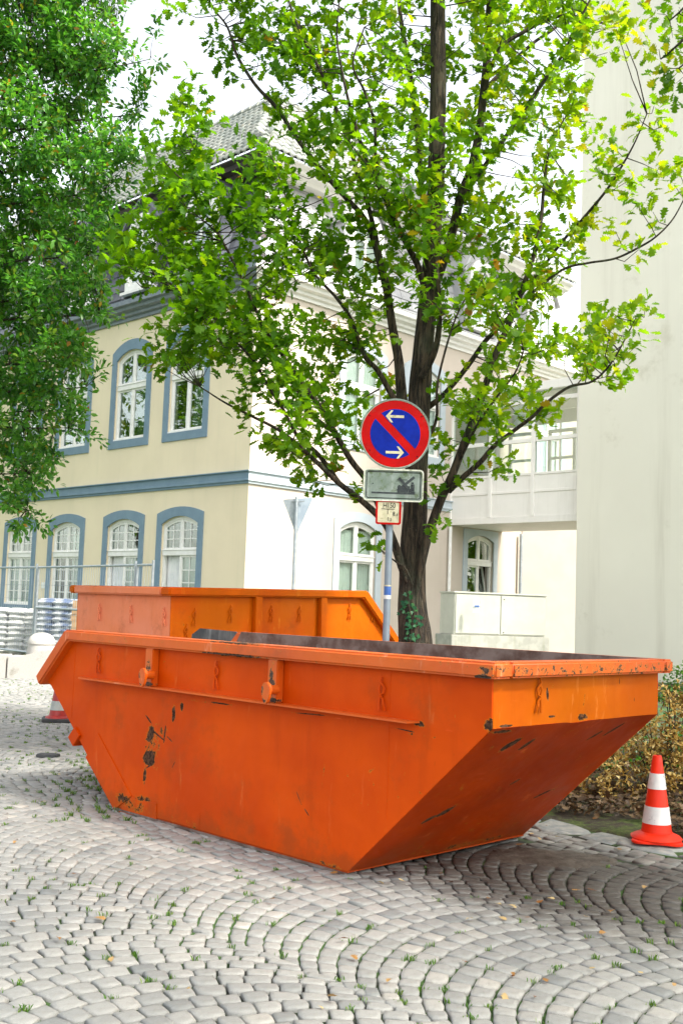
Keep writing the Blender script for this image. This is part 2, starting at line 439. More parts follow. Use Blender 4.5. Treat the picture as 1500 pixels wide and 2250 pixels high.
SETTS = []
LW = 1.82; SEAM0 = 3.15; STEP = 0.117; HA = R(56)
def curve(t):      # t -1..1 across the lane; gives (w offset 0..1, u offset)
    a = t * HA
    return (RAD * math.sin(a) + LW / 2, RAD * (math.cos(a) - math.cos(HA)))
RAD = LW / 2 / math.sin(HA)
def nxt(t):        # parameter on the next arc, straight across the joint
    return max(-1.05, min(1.05, t + STEP * math.sin(t * HA) / RAD / HA))
for lane in range(-5, 5):
    w0 = SEAM0 + lane * LW
    nst = 21
    for k in range(0, 190):
        u0 = k * STEP + (lane % 3) * 0.037 - 3.0
        ph = 0.5 * (k % 2)
        edges = [-1.05]
        i = 0
        while edges[-1] < 1.05:
            stp = 2.0 / nst * rng.uniform(0.84, 1.16) * (0.55 if (i == 0 and ph) else 1)
            edges.append(edges[-1] + stp); i += 1
        if 1.05 - edges[-2] < 0.06: edges.pop()
        edges[-1] = 1.05
        for a, b in zip(edges[:-1], edges[1:]):
            wa, ua = curve(a); wb, ub = curve(b)
            c = uw(u0 + (ua + ub) / 2 + STEP / 2, w0 + (wa + wb) / 2)
            if not in_view(c): continue
            wc = w0 + (wa + wb) / 2
            if wc > 6.05 and (u0 + ua) < 9.3: continue
            g = 0.0056
            wa2, ua2 = curve(nxt(a)); wb2, ub2 = curve(nxt(b))
            if wb2 - wa2 < .012: continue
            pts = [uw(u0 + ua, w0 + wa), uw(u0 + ub, w0 + wb), uw(u0 + ub2 + STEP, w0 + wb2), uw(u0 + ua2 + STEP, w0 + wa2)]
            cc = sum(pts, Vector((0, 0, 0))) / 4
            pts = [p + (cc - p).normalized() * g for p in pts]
            SETTS.append((pts, rng.gauss(0, 0.0020)))
for row in range(3):                       # straight rows along the kerb
    w0 = 6.10 + row * 0.105; u = -2.0 + row * 0.06
    while u < 9.2:
        l = rng.uniform(0.095, 0.15)
        pts = [uw(u + .004, w0 + .004), uw(u + .004, w0 + .101), uw(u + l - .004, w0 + .101), uw(u + l - .004, w0 + .004)]
        if in_view(pts[0]): SETTS.append((pts, rng.gauss(0, 0.0035)))
        u += l
def undul(p): return 0.012 * mnoise.noise(Vector((p.x * 0.9, p.y * 0.9, 0)))
SETTS.sort(key=lambda s: (max(0, abs(s[0][0].x) - 0.325 * s[0][0].y) * 30 + s[0][0].y + (20 if s[0][0].y < 3.75 else 0)))
acc_v, acc_f, acc_a = [], [], []
street = tag(MB().add([(-9, 2.3, -0.016), (8, 2.3, -0.016), (8, 21.5, -0.016), (-9, 21.5, -0.016)], [(0, 1, 2, 3)])
             .build('cobbled_street', MAT['soil'], fix=False), kind='structure')
for i, (pts, h) in enumerate(SETTS):
    c = sum(pts, Vector((0, 0, 0))) / 4
    val = min(1, max(0, rng.gauss(0.52, 0.22)))
    if i < 300:
        V, F = sett([p - c for p in pts], h + undul(c))
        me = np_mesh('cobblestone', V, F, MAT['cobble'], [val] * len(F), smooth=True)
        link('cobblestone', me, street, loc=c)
    else:
        V, F = sett(pts, h + undul(c))
        b = len(acc_v); acc_v += V; acc_f += [tuple(b + q for q in f) for f in F]; acc_a += [val] * len(F)
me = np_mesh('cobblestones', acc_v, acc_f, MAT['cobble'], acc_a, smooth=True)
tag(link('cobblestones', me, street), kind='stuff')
del acc_v, acc_f, acc_a

# kerb stones, planting bed
kerb = tag(MB().box(-0.02, 0.27, -2.5, 9.2, -0.2, -0.004, lambda x, y, z: tuple(uw(y, 6.42 + x, z))).build('kerb', MAT['soil']), kind='structure')
MAT['kerbstone'] = mat('blue_grey_granite', (0.20, 0.22, 0.225), (0.33, 0.33, 0.31), 0.7, 12, 6, bump=0.9, bscale=22, bdist=0.015,
                       dirt=(0.13, 0.12, 0.09), dirt_scale=6, rnd=0.12)
u = -2.4
while u < 9.0:
    l = rng.uniform(0.30, 0.42)
    pts = [uw(u + .010, 6.43), uw(u + .010, 6.68), uw(u + l - .010, 6.68), uw(u + l - .010, 6.43)]
    c = sum(pts, Vector((0, 0, 0))) / 4
    V, F = sett([p - c for p in pts], 0.012 + rng.uniform(-.008, .010), dome=0.004, dep=0.12, jit=0.26)
    V = [(x, y, z if z < -0.05 else z) for x, y, z in V]
    link('kerbstone', np_mesh('kerbstone', V, F, MAT['kerbstone'], [0.5] * len(F), smooth=True), kerb, loc=c)
    u += l
def bedmat():
    m, t, p, o = M_new('mossy_soil'); g = NG(t)
    col = g.mix(g.ramp(g.noise(14, 6, 0.7), 0.35, 0.65), (0.035, 0.027, 0.017), (0.075, 0.058, 0.036))
    col = g.mix(g.ramp(g.noise(3.5, 6, 0.75), 0.46, 0.60), col, g.mix(g.ramp(g.noise(30, 4), 0.4, 0.6), (0.05, 0.085, 0.012), (0.11, 0.15, 0.03)))
    g.put(p.inputs['Base Color'], col); p.inputs['Roughness'].default_value = 0.95
    g.put(p.inputs['Normal'], g.bump(g.noise(60, 6, 0.7), 1.0, 0.02)); return m
MAT['bed'] = bedmat()
NB = 60
V = []; F = []
for i in range(NB + 1):
    for j in range(31):
        uu = -3 + 12.3 * i / NB; ww = 6.66 + 5.5 * (j / 30) ** 1.4
        p = uw(uu, ww); z = 0.002 + 0.03 * mnoise.noise(p * 2.2) + min(0.12, 0.05 * (ww - 6.66)) - (0.02 if j == 0 else 0)
        V.append((p.x, p.y, z))
for i in range(NB):
    for j in range(30):
        a = i * 31 + j; F.append((a, a + 1, a + 32, a + 31))
tag(link('planting_bed', np_mesh('planting_bed', V, F, MAT['bed'], smooth=True)), kind='structure')

# ------------------------------------------------------------------ leaf shapes
def oak_leaf(fold=0.18, curl=0.25, seed=0):
    rr = random.Random(seed)
    prof = [(0.0, .02), (0.16, .03), (0.24, .19), (0.33, .10), (0.45, .32), (0.54, .16), (0.68, .38), (0.78, .18), (0.91, .22), (1.0, .07)]
    V = []; F = []
    for i, (y, x) in enumerate(prof):
        k = rr.uniform(0.88, 1.12); z = -curl * (y - 0.4) ** 2
        sl = rr.uniform(-.02, .02)
        V += [(-x * k, y + sl + x * 0.25, z + fold * x + rr.uniform(-.02, .02)), (0, y, z), (x * k, y - sl + x * 0.25, z + fold * x + rr.uniform(-.02, .02))]
    for i in range(len(prof) - 1):
        a = 3 * i; F += [(a, a + 1, a + 4, a + 3), (a + 1, a + 2, a + 5, a + 4)]
    return np.array(V, dtype=np.float32), np.array(F, dtype=np.int32)
def small_leaf(seed=0):
    rr = random.Random(seed)
    prof = [(0.0, .02), (0.3, .2), (0.62, .24), (1.0, .02)]
    V = []; F = []
    for y, x in prof:
        V += [(-x, y, x * .35 - .15 * y * y), (0, y, -.15 * y * y), (x, y, x * .35 - .15 * y * y)]
    for i in range(3):
        a = 3 * i; F += [(a, a + 1, a + 4, a + 3), (a + 1, a + 2, a + 5, a + 4)]
    return np.array(V, dtype=np.float32), np.array(F, dtype=np.int32)

def leaf_mats(dirs, ups, sizes):
    """rotation matrices from leaf direction (y axis) and up (z axis)"""
    y = dirs / np.linalg.norm(dirs, axis=1)[:, None]
    x = np.cross(y, ups); x /= (np.linalg.norm(x, axis=1)[:, None] + 1e-9)
    z = np.cross(x, y)
    M = np.stack([x, y, z], axis=2) * sizes[:, None, None]
    return M.astype(np.float32)

def plant_leaves(parent, P, D, UP, S, A, shapes, material, n_single=0, single='leaf', mass='foliage', prefer=None):
    """leaves at points P; the first n_single (nearest the camera, in the frame) become parts, the rest one mesh"""
    n = len(P); Mx = leaf_mats(D, UP, S)
    order = np.arange(n)
    if prefer is not None: order = np.argsort(prefer)
    sel = set(order[:n_single].tolist())
    metas = {}
    for i in order[:n_single]:
        k = int(i) % len(shapes); q = int(A[i] * 5.99)
        if (k, q) not in metas:
            V, F = shapes[k]; metas[(k, q)] = np_mesh(single, V, F, material, np.full(len(F), (q + 0.5) / 6))
        o = bpy.data.objects.new(single, metas[(k, q)]); COL.objects.link(o); o.parent = parent
        mm = Matrix(Mx[i].tolist()).to_4x4(); mm.translation = Vector(P[i].tolist()); o.matrix_local = mm
    rest = np.array([i for i in range(n) if i not in sel])
    VV = []; FF = []; AA = []; off = 0
    for k, (V, F) in enumerate(shapes):
        idx = rest[rest % len(shapes) == k]
        if not len(idx): continue
        W_ = np.einsum('nij,vj->nvi', Mx[idx], V) + P[idx][:, None, :]
        VV.append(W_.reshape(-1, 3))
        f = F[None] + (np.arange(len(idx)) * len(V))[:, None, None] + off
        FF.append(f.reshape(-1, F.shape[1])); AA.append(np.repeat(A[idx], len(F)))
        off += len(idx) * len(V)
    me = np_mesh(mass, np.concatenate(VV), np.concatenate(FF), material, np.concatenate(AA))
    return tag(link(mass, me, parent), kind='stuff')

MAT['oakleaf'] = leafmat('oak_leaf', [(0, (0.035, 0.115, 0.006)), (0.35, (0.075, 0.20, 0.009)), (0.65, (0.15, 0.30, 0.010)),
                                      (0.88, (0.27, 0.36, 0.02)), (0.97, (0.22, 0.20, 0.025)), (1.0, (0.22, 0.10, 0.03))], 0.6, (1.9, 1.65, .35))
MAT['smallleaf'] = leafmat('small_leaf', [(0, (0.026, 0.10, 0.026)), (0.4, (0.062, 0.20, 0.030)), (0.75, (0.12, 0.31, 0.035)),
                                          (0.96, (0.15, 0.22, 0.03)), (0.985, (0.40, 0.28, 0.03)), (1.0, (0.42, 0.15, 0.04))], 0.48, (1.45, 1.6, .7), rough=0.30, sp=.6)
MAT['dryleaf'] = leafmat('dry_leaf', [(0, (0.06, 0.032, 0.012)), (0.35, (0.20, 0.115, 0.025)), (0.7, (0.46, 0.32, 0.09)), (1.0, (0.66, 0.54, 0.24))], 0.3, (1.3, 1.1, .7))
MAT['greenleaf'] = leafmat('bush_leaf', [(0, (0.03, 0.10, 0.02)), (0.5, (0.06, 0.17, 0.03)), (1, (0.13, 0.26, 0.05))], 0.35)
MAT['litter'] = leafmat('leaf_litter', [(0, (0.05, 0.03, 0.017)), (0.5, (0.11, 0.065, 0.032)), (1, (0.20, 0.13, 0.065))], 0.1, (1, 1, 1))
MAT['grass'] = leafmat('grass_blade', [(0, (0.045, 0.12, 0.015)), (0.6, (0.08, 0.20, 0.025)), (1, (0.17, 0.25, 0.05))], 0.4)
MAT['fallen'] = leafmat('fallen_leaf', [(0, (0.16, 0.06, 0.02)), (0.5, (0.35, 0.19, 0.06)), (1, (0.52, 0.42, 0.22))], 0.2, (1, 1, 1))
OAK = [oak_leaf(0.12, 0.2, 1), oak_leaf(0.3, 0.5, 2), oak_leaf(0.2, -0.2, 3), oak_leaf(0.05, 0.4, 4)]
SMALL = [small_leaf(1)]
SMALL2 = [small_leaf(2)]

# ------------------------------------------------------------------ the house
HYAW = 0.7989
HC = Vector((-2.245, 25.3125, 0))
house = tag(empty('corner_house', HC, HYAW), 'cream two-storey house with grey-blue window surrounds and slate mansard roof behind the oak', 'house')
def mpL(s, z, o): return (-o, s, z)
def mpR(s, z, o): return (s, -o, z)
def arch(s0, s1, zb, zs, za, n=10):
    pts = [(s0, zb), (s1, zb)]
    w = (s1 - s0) / 2; h = za - zs
    if h < 1e-4: return pts + [(s1 - 2 * w * i / n, zs) for i in range(n + 1)]
    r = (w * w + h * h) / (2 * h); a = math.asin(min(1, w / r)) if h < w else math.pi / 2
    if h >= w: r = w
    cz = za - r; mid = (s0 + s1) / 2
    for i in range(n + 1):
        t = a - 2 * a * i / n
        pts.append((mid + r * math.sin(t), cz + r * math.cos(t)))
    return pts
def arch_z(s, s0, s1, zs, za):
    w = (s1 - s0) / 2; h = za - zs; r = (w * w + h * h) / (2 * h); mid = (s0 + s1) / 2
    return za - r + math.sqrt(max(0, r * r - (s - mid) ** 2))

def wall_with_holes(name, outer, holes, thick, mp, material, parent):
    polys = [[Vector((a, b, 0)) for a, b in outer]] + [[Vector((a, b, 0)) for a, b in h] for h in holes]
    tris = tessellate_polygon(polys)
    flat = [p for pl in polys for p in pl]
    b = MB()
    b.add([mp(p.x, p.y, 0) for p in flat], [tuple(t) for t in tris])
    for h in holes:
        n = len(h)
        b.add([mp(a, c, 0) for a, c in h] + [mp(a, c, -thick) for a, c in h],
              [(i, (i + 1) % n, n + (i + 1) % n, n + i) for i in range(n)])
    return link(name, b.mesh(name, material, fix=False), parent)

class Win:
    def __init__(s, c, w, wi, zb, zbi, zs, za, zsi, zai, style):
        s.c, s.w, s.wi, s.zb, s.zbi, s.zs, s.za, s.zsi, s.zai, s.style = c, w, wi, zb, zbi, zs, za, zsi, zai, style
    def hole(s): return arch(s.c - s.wi / 2, s.c + s.wi / 2, s.zbi, s.zsi, s.zai)

def pane_poly(a0, a1, z0, z1, win, ins):
    s0, s1 = win.c - win.wi / 2 + ins, win.c + win.wi / 2 - ins
    n = 5; top = []
    for i in range(n):
        a = a1 + (a0 - a1) * i / (n - 1)
        top.append((a, min(z1, arch_z(a, s0, s1, win.zsi - ins, win.zai - ins))))
    return [(a0, z0), (a1, z0)] + top

def make_window(win, mp, parent, trim, trans, cols=2, rows_up=3, rows_dn=4, tilt=0, curtain=None):
    c, wi = win.c, win.wi
    n_out = arch(c - win.w / 2, c + win.w / 2, win.zb, win.zs, win.za)
    w_ob = link('window', MB().ring(n_out, win.hole(), -0.02, 0.035, mp).mesh('window', trim), parent)
    # outer frame
    F = MB(); s0, s1 = c - wi / 2, c + wi / 2; fr = 0.085
    o_in = arch(s0 + fr, s1 - fr, win.zbi + fr, win.zsi - fr * 0.6, win.zai - fr)
    F.ring(win.hole(), o_in, -0.15, -0.06, mp)
    F.box(s0 + 0.01, s1 - 0.01, trans - 0.07, trans + 0.06, -0.145, -0.035, lambda a, o, z: mp(a, z, o)) if False else None
    def bar(a0, a1, z0, z1, o0, o1, B=F):
        B.prism([(a0, z0), (a1, z0), (a1, z1), (a0, z1)], o0, o1, mp)
    bar(s0 + 0.02, s1 - 0.02, trans - 0.07, trans + 0.06, -0.155, -0.03)
    bar(s0 + 0.01, s1 - 0.01, trans + 0.06, trans + 0.085, -0.155, -0.015)
    bar(s0 + 0.0, s1 - 0.0, win.zbi - 0.0, win.zbi + 0.05, -0.155, 0.01)
    link('frame', F.mesh('frame', MAT['white'], bevel=0.006, seg=1), w_ob)
    G = MAT['glass']
    # casements: stiles around each leaf, then muntins
    st = 0.055
    def leaf(a0, a1, z0, z1, cols, rows, upper, side):
        B = MB()
        top = (lambda a: min(z1, arch_z(a, s0 + fr, s1 - fr, win.zsi - fr * .6, win.zai - fr) - 0.0)) if upper else (lambda a: z1)
        def loop(i):
            A0, A1 = a0 + i, a1 - i
            return [(A0, z0 + i), (A1, z0 + i)] + [(A1 + (A0 - A1) * k / 5, top(A1 + (A0 - A1) * k / 5) - i) for k in range(6)]
        B.ring(loop(0), loop(st), -0.125, -0.075, mp)
        pa0, pa1, pz0, pz1 = a0 + st, a1 - st, z0 + st, max(top(a0), top((a0 + a1) / 2), top(a1)) - st
        dw = (pa1 - pa0) / cols; dh = (pz1 - pz0) / rows
        mt = 0.013
        if tilt and side == 0 and not upper:
            piv = z0
            def mt_(a, z, o): return mp(a, z, o - (z - piv) * math.tan(R(11)))
        else: mt_ = mp
        for i in range(1, cols): B.prism([(pa0 + dw * i - mt, pz0 - .01), (pa0 + dw * i + mt, pz0 - .01), (pa0 + dw * i + mt, top(pa0 + dw * i) - st + .01), (pa0 + dw * i - mt, top(pa0 + dw * i) - st + .01)], -0.118, -0.083, mp)
        for j in range(1, rows): B.prism([(pa0 - .01, pz0 + dh * j - mt), (pa1 + .01, pz0 + dh * j - mt), (pa1 + .01, pz0 + dh * j + mt), (pa0 - .01, pz0 + dh * j + mt)], -0.119, -0.082, mp)
        if mt_ is not mp:
            # lean the whole leaf inwards about its foot
            V = []
            for v in B.v:
                z = v[2]; p0 = mp(0, 0, 0); p1 = mp(0, 0, -1)
                k = (z - z0) * math.tan(R(11))
                V.append((v[0] + (p1[0] - p0[0]) * k, v[1] + (p1[1] - p0[1]) * k, z))
            B.v = V
        link('casement', B.mesh('casement', MAT['white']), w_ob)
        for i in range(cols):
            for j in range(rows):
                A0 = pa0 + dw * i + (mt if i else 0) - .004; A1 = pa0 + dw * (i + 1) - (mt if i < cols - 1 else 0) + .004
                Z0 = pz0 + dh * j + (mt if j else 0) - .004; Z1 = pz0 + dh * (j + 1) - (mt if j < rows - 1 else 0) + .004
                if upper and j == rows - 1:
                    tp = [(A1 + (A0 - A1) * k / 4, top(A1 + (A0 - A1) * k / 4) - st + .004) for k in range(5)]
                else: tp = [(A1, Z1), (A0, Z1)]
                B2 = MB(); B2.prism([(A0, Z0), (A1, Z0)] + tp, -0.104, -0.098, mt_)
                link('pane', B2.mesh('pane', G), w_ob)
    mid = c
    for side, (a0, a1) in enumerate(((s1 - fr + .02, mid + .022), (mid - .022, s0 + fr - .02))):
        a0, a1 = min(a0, a1), max(a0, a1)
        leaf(a0, a1, trans + 0.08, 99, cols, rows_up, True, side)
        leaf(a0, a1, win.zbi + 0.045, trans - 0.065, cols, rows_dn, False, side)
    B = MB(); bar(mid - .035, mid + .035, win.zbi + .04, trans - .06, -0.13, -0.06, B)
    bar(mid - .035, mid + .035, trans + .08, win.zai - fr + .01, -0.13, -0.06, B)
    link('mullion', B.mesh('mullion', MAT['white'], bevel=0.006, seg=1), w_ob)
    if curtain:
        for (a0, a1, z0, z1, mname) in curtain:
            n = 40; V = []; Fc = []
            for i in range(n + 1):
                a = a0 + (a1 - a0) * i / n
                o = -0.19 + 0.02 * math.sin(i * 1.9) + 0.012 * math.sin(i * 0.7)
                V += [mp(a, z0, o), mp(a, z1, o)]
            for i in range(n): Fc.append((2 * i, 2 * i + 2, 2 * i + 3, 2 * i + 1))
            link('curtain', MB().add(V, Fc).mesh('curtain', MAT[mname], smooth=True, fix=False), w_ob)
    return w_ob

LW_S = [2.6, 5.1, 7.97, 10.6, 13.3]
left_wins = []
for i, c in enumerate(LW_S):
    left_wins.append((Win(c, 1.92, 1.52, 1.05, 1.24, 3.77, 3.93, 3.49, 3.69, 'gf'), 2.75, dict(cols=2, rows_up=3, rows_dn=4, tilt=(i < 2),
                      curtain=[(c - .72, c + .72, 1.3, 2.68, 'curtain')] if i != 2 else [(c - .7, c - .1, 1.3, 3.4, 'curtain')])))
    left_wins.append((Win(c, 1.87, 1.47, 5.66, 5.88, 8.37, 8.69, 8.13, 8.40, 'up'), 7.37, dict(cols=1, rows_up=1, rows_dn=1,
                      curtain=[(c - .70, c - .12, 5.9, 8.3, 'curtaingreen')])))
right_wins = [
    (Win(3.88, 1.85, 1.42, 0.5, 0.62, 3.82, 4.03, 3.56, 3.78, 'gf'), 2.80, dict(cols=1, rows_up=1, rows_dn=1, curtain=[(3.2, 4.58, .7, 3.55, 'curtain')])),
    (Win(9.25, 1.70, 1.30, 1.4, 1.55, 3.96, 3.97, 3.62, 3.80, 'gf'), 2.96, dict(cols=1, rows_up=1, rows_dn=1, tilt=1)),
    (Win(3.88, 1.85, 1.42, 5.66, 5.88, 8.37, 8.66, 8.13, 8.38, 'up'), 7.37, dict(cols=1, rows_up=1, rows_dn=1, curtain=[(3.2, 4.58, 5.9, 8.2, 'curtain')])),
    (Win(6.45, 1.85, 1.42, 5.66, 5.88, 8.37, 8.66, 8.13, 8.38, 'up'), 7.37, dict(cols=1, rows_up=1, rows_dn=1, curtain=[(5.8, 7.1, 5.9, 8.2, 'curtain')])),
    (Win(12.9, 1.70, 1.30, 5.66, 5.88, 8.37, 8.66, 8.13, 8.38, 'up'), 7.37, dict(cols=1, rows_up=1, rows_dn=1, curtain=[(12.3, 13.5, 5.9, 8.2, 'curtain')]))]
wl = wall_with_holes('wall', [(0, -0.2), (16.5, -0.2), (16.5, 9.5), (0, 9.5)], [w[0].hole() for w in left_wins], 0.3, mpL, MAT['cream'], house)
wr = wall_with_holes('wall', [(0, -0.2), (14.9, -0.2), (14.9, 9.5), (0, 9.5)], [w[0].hole() for w in right_wins], 0.3, mpR, MAT['palecream'], house)
tag(wl, 'cream yellow rendered wall'); tag(wr, 'paler rendered wall on the street side')
MB().box(0, 14.9, 14.9, 15.0, 0, 9.5).build('wall', MAT['palecream'], house)
MB().box(14.82, 14.898, 0.003, 14.9, 0, 9.5).build('wall', MAT['palecream'], house)
MB().box(0.55, 0.6, 0.55, 16.4, 0.0, 9.4).box(0.6, 14.4, 0.55, 0.6, 0.0, 9.4).box(0.02, 14.8, 0.02, 16.4, 4.7, 4.75).build('interior', MAT['darkroom'], house)
for w, t, k in left_wins: make_window(w, mpL, house, MAT['blue'], t, **k)
for w, t, k in right_wins: make_window(w, mpR, house, MAT['blue_sunlit'], t, **k)

# string course and cornice as stepped profiles
def profile(mp, length, prof, s0=0.0):
    """prof: list of (out, z); run along the facade, mitred at the corner"""
    P0 = [mp(s0 - o if s0 == 0 else s0, z, o) for o, z in prof]; P1 = [mp(length, z, o) for o, z in prof]
    return MB().hexa(P0, P1)
band = [(-.02, 4.385), (.045, 4.385), (.05, 4.44), (.085, 4.45), (.085, 4.49), (.06, 4.50), (.06, 4.66), (.11, 4.675), (.11, 4.70), (-.02, 4.715)]
corn = [(-.02, 9.22), (.06, 9.22), (.07, 9.30), (.16, 9.33), (.17, 9.40), (.30, 9.44), (.32, 9.52), (.42, 9.545), (.43, 9.66), (.40, 9.68), (-.02, 9.74)]
tag(profile(mpL, 16.5, band).build('string_course', MAT['blue'], house), 'grey-blue moulded band')
tag(profile(mpR, 14.9, band).build('string_course', MAT['blue_sunlit'], house), 'grey-blue moulded band lightened for the sunlit side')
tag(profile(mpL, 16.5, corn).build('cornice', MAT['zinc'], house), 'dark grey cornice')
tag(profile(mpR, 14.9, corn).build('cornice', MAT['white'], house), 'white cornice')
for mp, L, M_ in ((mpL, 16.5, 'zinc'), (mpR, 14.9, 'slate_sunlit')):
    apron = [(.38, 9.683), (.40, 9.70), (-.10, 9.95), (-.10, 9.90)]
    profile(mp, L, apron).build('gutter', MAT[M_], house)
# downpipes
MB().tube([(7.66, -.10, 0.0), (7.66, -.10, 3.95)], .05, 10).build('downpipe', MAT['white'], house)
MB().tube([(11.2, -.12, 0.0), (11.2, -.12, 4.0)], .055, 10).build('downpipe', MAT['galv'], house)
# small plate on the wall by the window
MB().prism([(8.98, 1.75), (9.16, 1.75), (9.16, 1.93), (8.98, 1.93)], 0, .02, mpL).build('sign_plate', MAT['white'], house)

# mansard: under-sheet and slates
def mans(mp, s, f, o=0.0):   # f 0..1 up the slope
    return mp(s, 9.74 + 3.0 * f, -(0.10 + 0.85 * f) + o)
for mp, L, mk in ((mpL, 16.5, 'slate'), (mpR, 14.9, 'slate_sunlit')):
    end = 0 if mp is mpL else 0.85
    b = MB().add([mans(mp, 0.10, 0), mans(mp, L, 0), mans(mp, L - end, 1), mans(mp, 0.95, 1)], [(0, 1, 2, 3)])
    b.build('mansard_roof', MAT['soffit'], house, fix=False)
    rows = 11; items = []
    for r_ in range(rows):
        f0 = r_ / rows; ins = 0.10 + 0.85 * f0
        s = ins + (0.22 if r_ % 2 else 0)
        while s < L - end * f0 - .2:
            wd = rng.uniform(0.40, 0.48)
            items.append((s, min(wd, L - end * f0 - s) - .012, f0)); s += wd
    items.sort(key=lambda q: q[0])
    ns = 150; stuff = MB()
    for i, (s, wd, f0) in enumerate(items):
        f1 = f0 + 1.25 / rows; lift = .022 + rng.uniform(0, .008)
        if f1 > 1: f1 = 1
        lo = [mans(mp, s, f0, lift), mans(mp, s + wd, f0, lift), mans(mp, s + wd, f1, .004), mans(mp, s, f1, .004)]
        hi = [mans(mp, s, f0, lift + .012), mans(mp, s + wd, f0, lift + .012), mans(mp, s + wd, f1, .012), mans(mp, s, f1, .012)]
        if i < ns: link('slate', MB().hexa(lo, hi).mesh('slate', MAT[mk]), house)
        else: stuff.hexa(lo, hi)
    tag(link('slates', stuff.mesh('slates', MAT[mk]), house), kind='stuff')
# upper cornice under the tiles
up = [(-1.0, 12.55), (-.55, 12.55), (-.50, 12.62), (-.30, 12.66), (-.26, 12.76), (-.12, 12.80), (-.12, 12.84), (-1.0, 12.84)]
def profile2(mp, length, prof):
    P0 = [mp(-o, z, o) for o, z in prof]; P1 = [mp(length, z, o) for o, z in prof]; return MB().hexa(P0, P1)
tag(profile2(mpL, 16.5, up).build('eaves', MAT['soffit'], house), 'dark timber eaves')
tag(profile2(mpR, 14.4, up).build('eaves', MAT['whitepanel'], house), 'white boarded eaves')
# tiled roof
ZE, INS, RH = 12.86, 2.75, 3.05     # eave height, ridge inset, rise
def tslope(mp, s, f, o=0.0): return mp(s, ZE + RH * f + o, -(0.08 + INS * f) + o * .9)
def pantile(mp, s, f0, w, f1):
    pr = [(0, .00), (.18, .035), (.4, .05), (.6, .03), (.8, .0), (1.0, -.01)]
    V = []; F = []
    for (a, h) in pr:
        V += [tslope(mp, s + a * w, f0, h + .028), tslope(mp, s + a * w, f1, h + .002)]
    V += [tslope(mp, s + a * w, f0, h - .004) for a, h in pr]
    n = len(pr)
    for i in range(n - 1):
        F.append((2 * i, 2 * i + 2, 2 * i + 3, 2 * i + 1)); F.append((2 * i, 2 * n + i, 2 * n + i + 1, 2 * i + 2))
    return V, F
ROWS = 13
def right_rows(s):
    if s < 5.5: return ROWS
    return max(2, int(ROWS - (s - 5.5) * 5)) if s < 8 else 3
for mp, L in ((mpL, 16.5), (mpR, 14.4)):
    under = [tslope(mp, 0.08, 0), tslope(mp, L, 0), tslope(mp, L, 1), tslope(mp, 0.08 + INS, 1)] if mp is mpL else \
            [tslope(mp, 0.08, 0), tslope(mp, L, 0), tslope(mp, L - .3, .22), tslope(mp, 8.0, .22), tslope(mp, 6, 1), tslope(mp, 0.08 + INS, 1)]
    MB().add(under, [tuple(range(len(under)))]).build('roof', MAT['soffit'], house, fix=False)
    items = []
    w = 0.235
    for r_ in range(ROWS):
        f0 = r_ / ROWS; s = 0.08 + INS * f0 - (0.05)
        s = math.ceil(s / w) * w - w * .6
        while s < L - .1:
            if mp is mpL or r_ < right_rows(s): items.append((s, f0))
            s += w
    items.sort(key=lambda q: q[0] + q[1] * 2)
    sv, sf = [], []
    for i, (s, f0) in enumerate(items):
        V, F = pantile(mp, s, f0 - .004, w * 1.03, f0 + 1.08 / ROWS)
        if i < 150: link('roof_tile', MB().add(V, F).mesh('roof_tile', MAT['tile'], smooth=True, fix=False), house)
        else:
            b = len(sv); sv += V; sf += [tuple(b + q for q in f) for f in F]
    tag(link('roof_tiles', MB().add(sv, sf).mesh('roof_tiles', MAT['tile'], smooth=True, fix=False), house), kind='stuff')
# hip and ridge caps, one by one
def capline(p0, p1, n):
    p0, p1 = Vector(p0), Vector(p1); d = (p1 - p0) / n
    for i in range(n):
        a = p0 + d * i; MB().tube([a + Vector((0, 0, .05)), a + d * 1.12 + Vector((0, 0, .02))], [.125, .105], 8).build('ridge_tile', MAT['tile'], house, smooth=True)
capline(tslope(mpL, .08, 0), tslope(mpL, .08 + INS, 1), 12)
capline(tslope(mpL, .08 + INS, 1), tslope(mpL, 14.5, 1), 34)
capline(tslope(mpR, .08 + INS, 1), tslope(mpR, 6.0, 1), 8)
capline(tslope(mpR, 6.0, 1), tslope(mpR, 8.0, .23), 9)
MB().add([tslope(mpR, 6, 1), tslope(mpR, 8, .22), tslope(mpL, 8, .22), tslope(mpL, 6, 1)], [(0, 1, 2, 3)])  # (kept out of view)

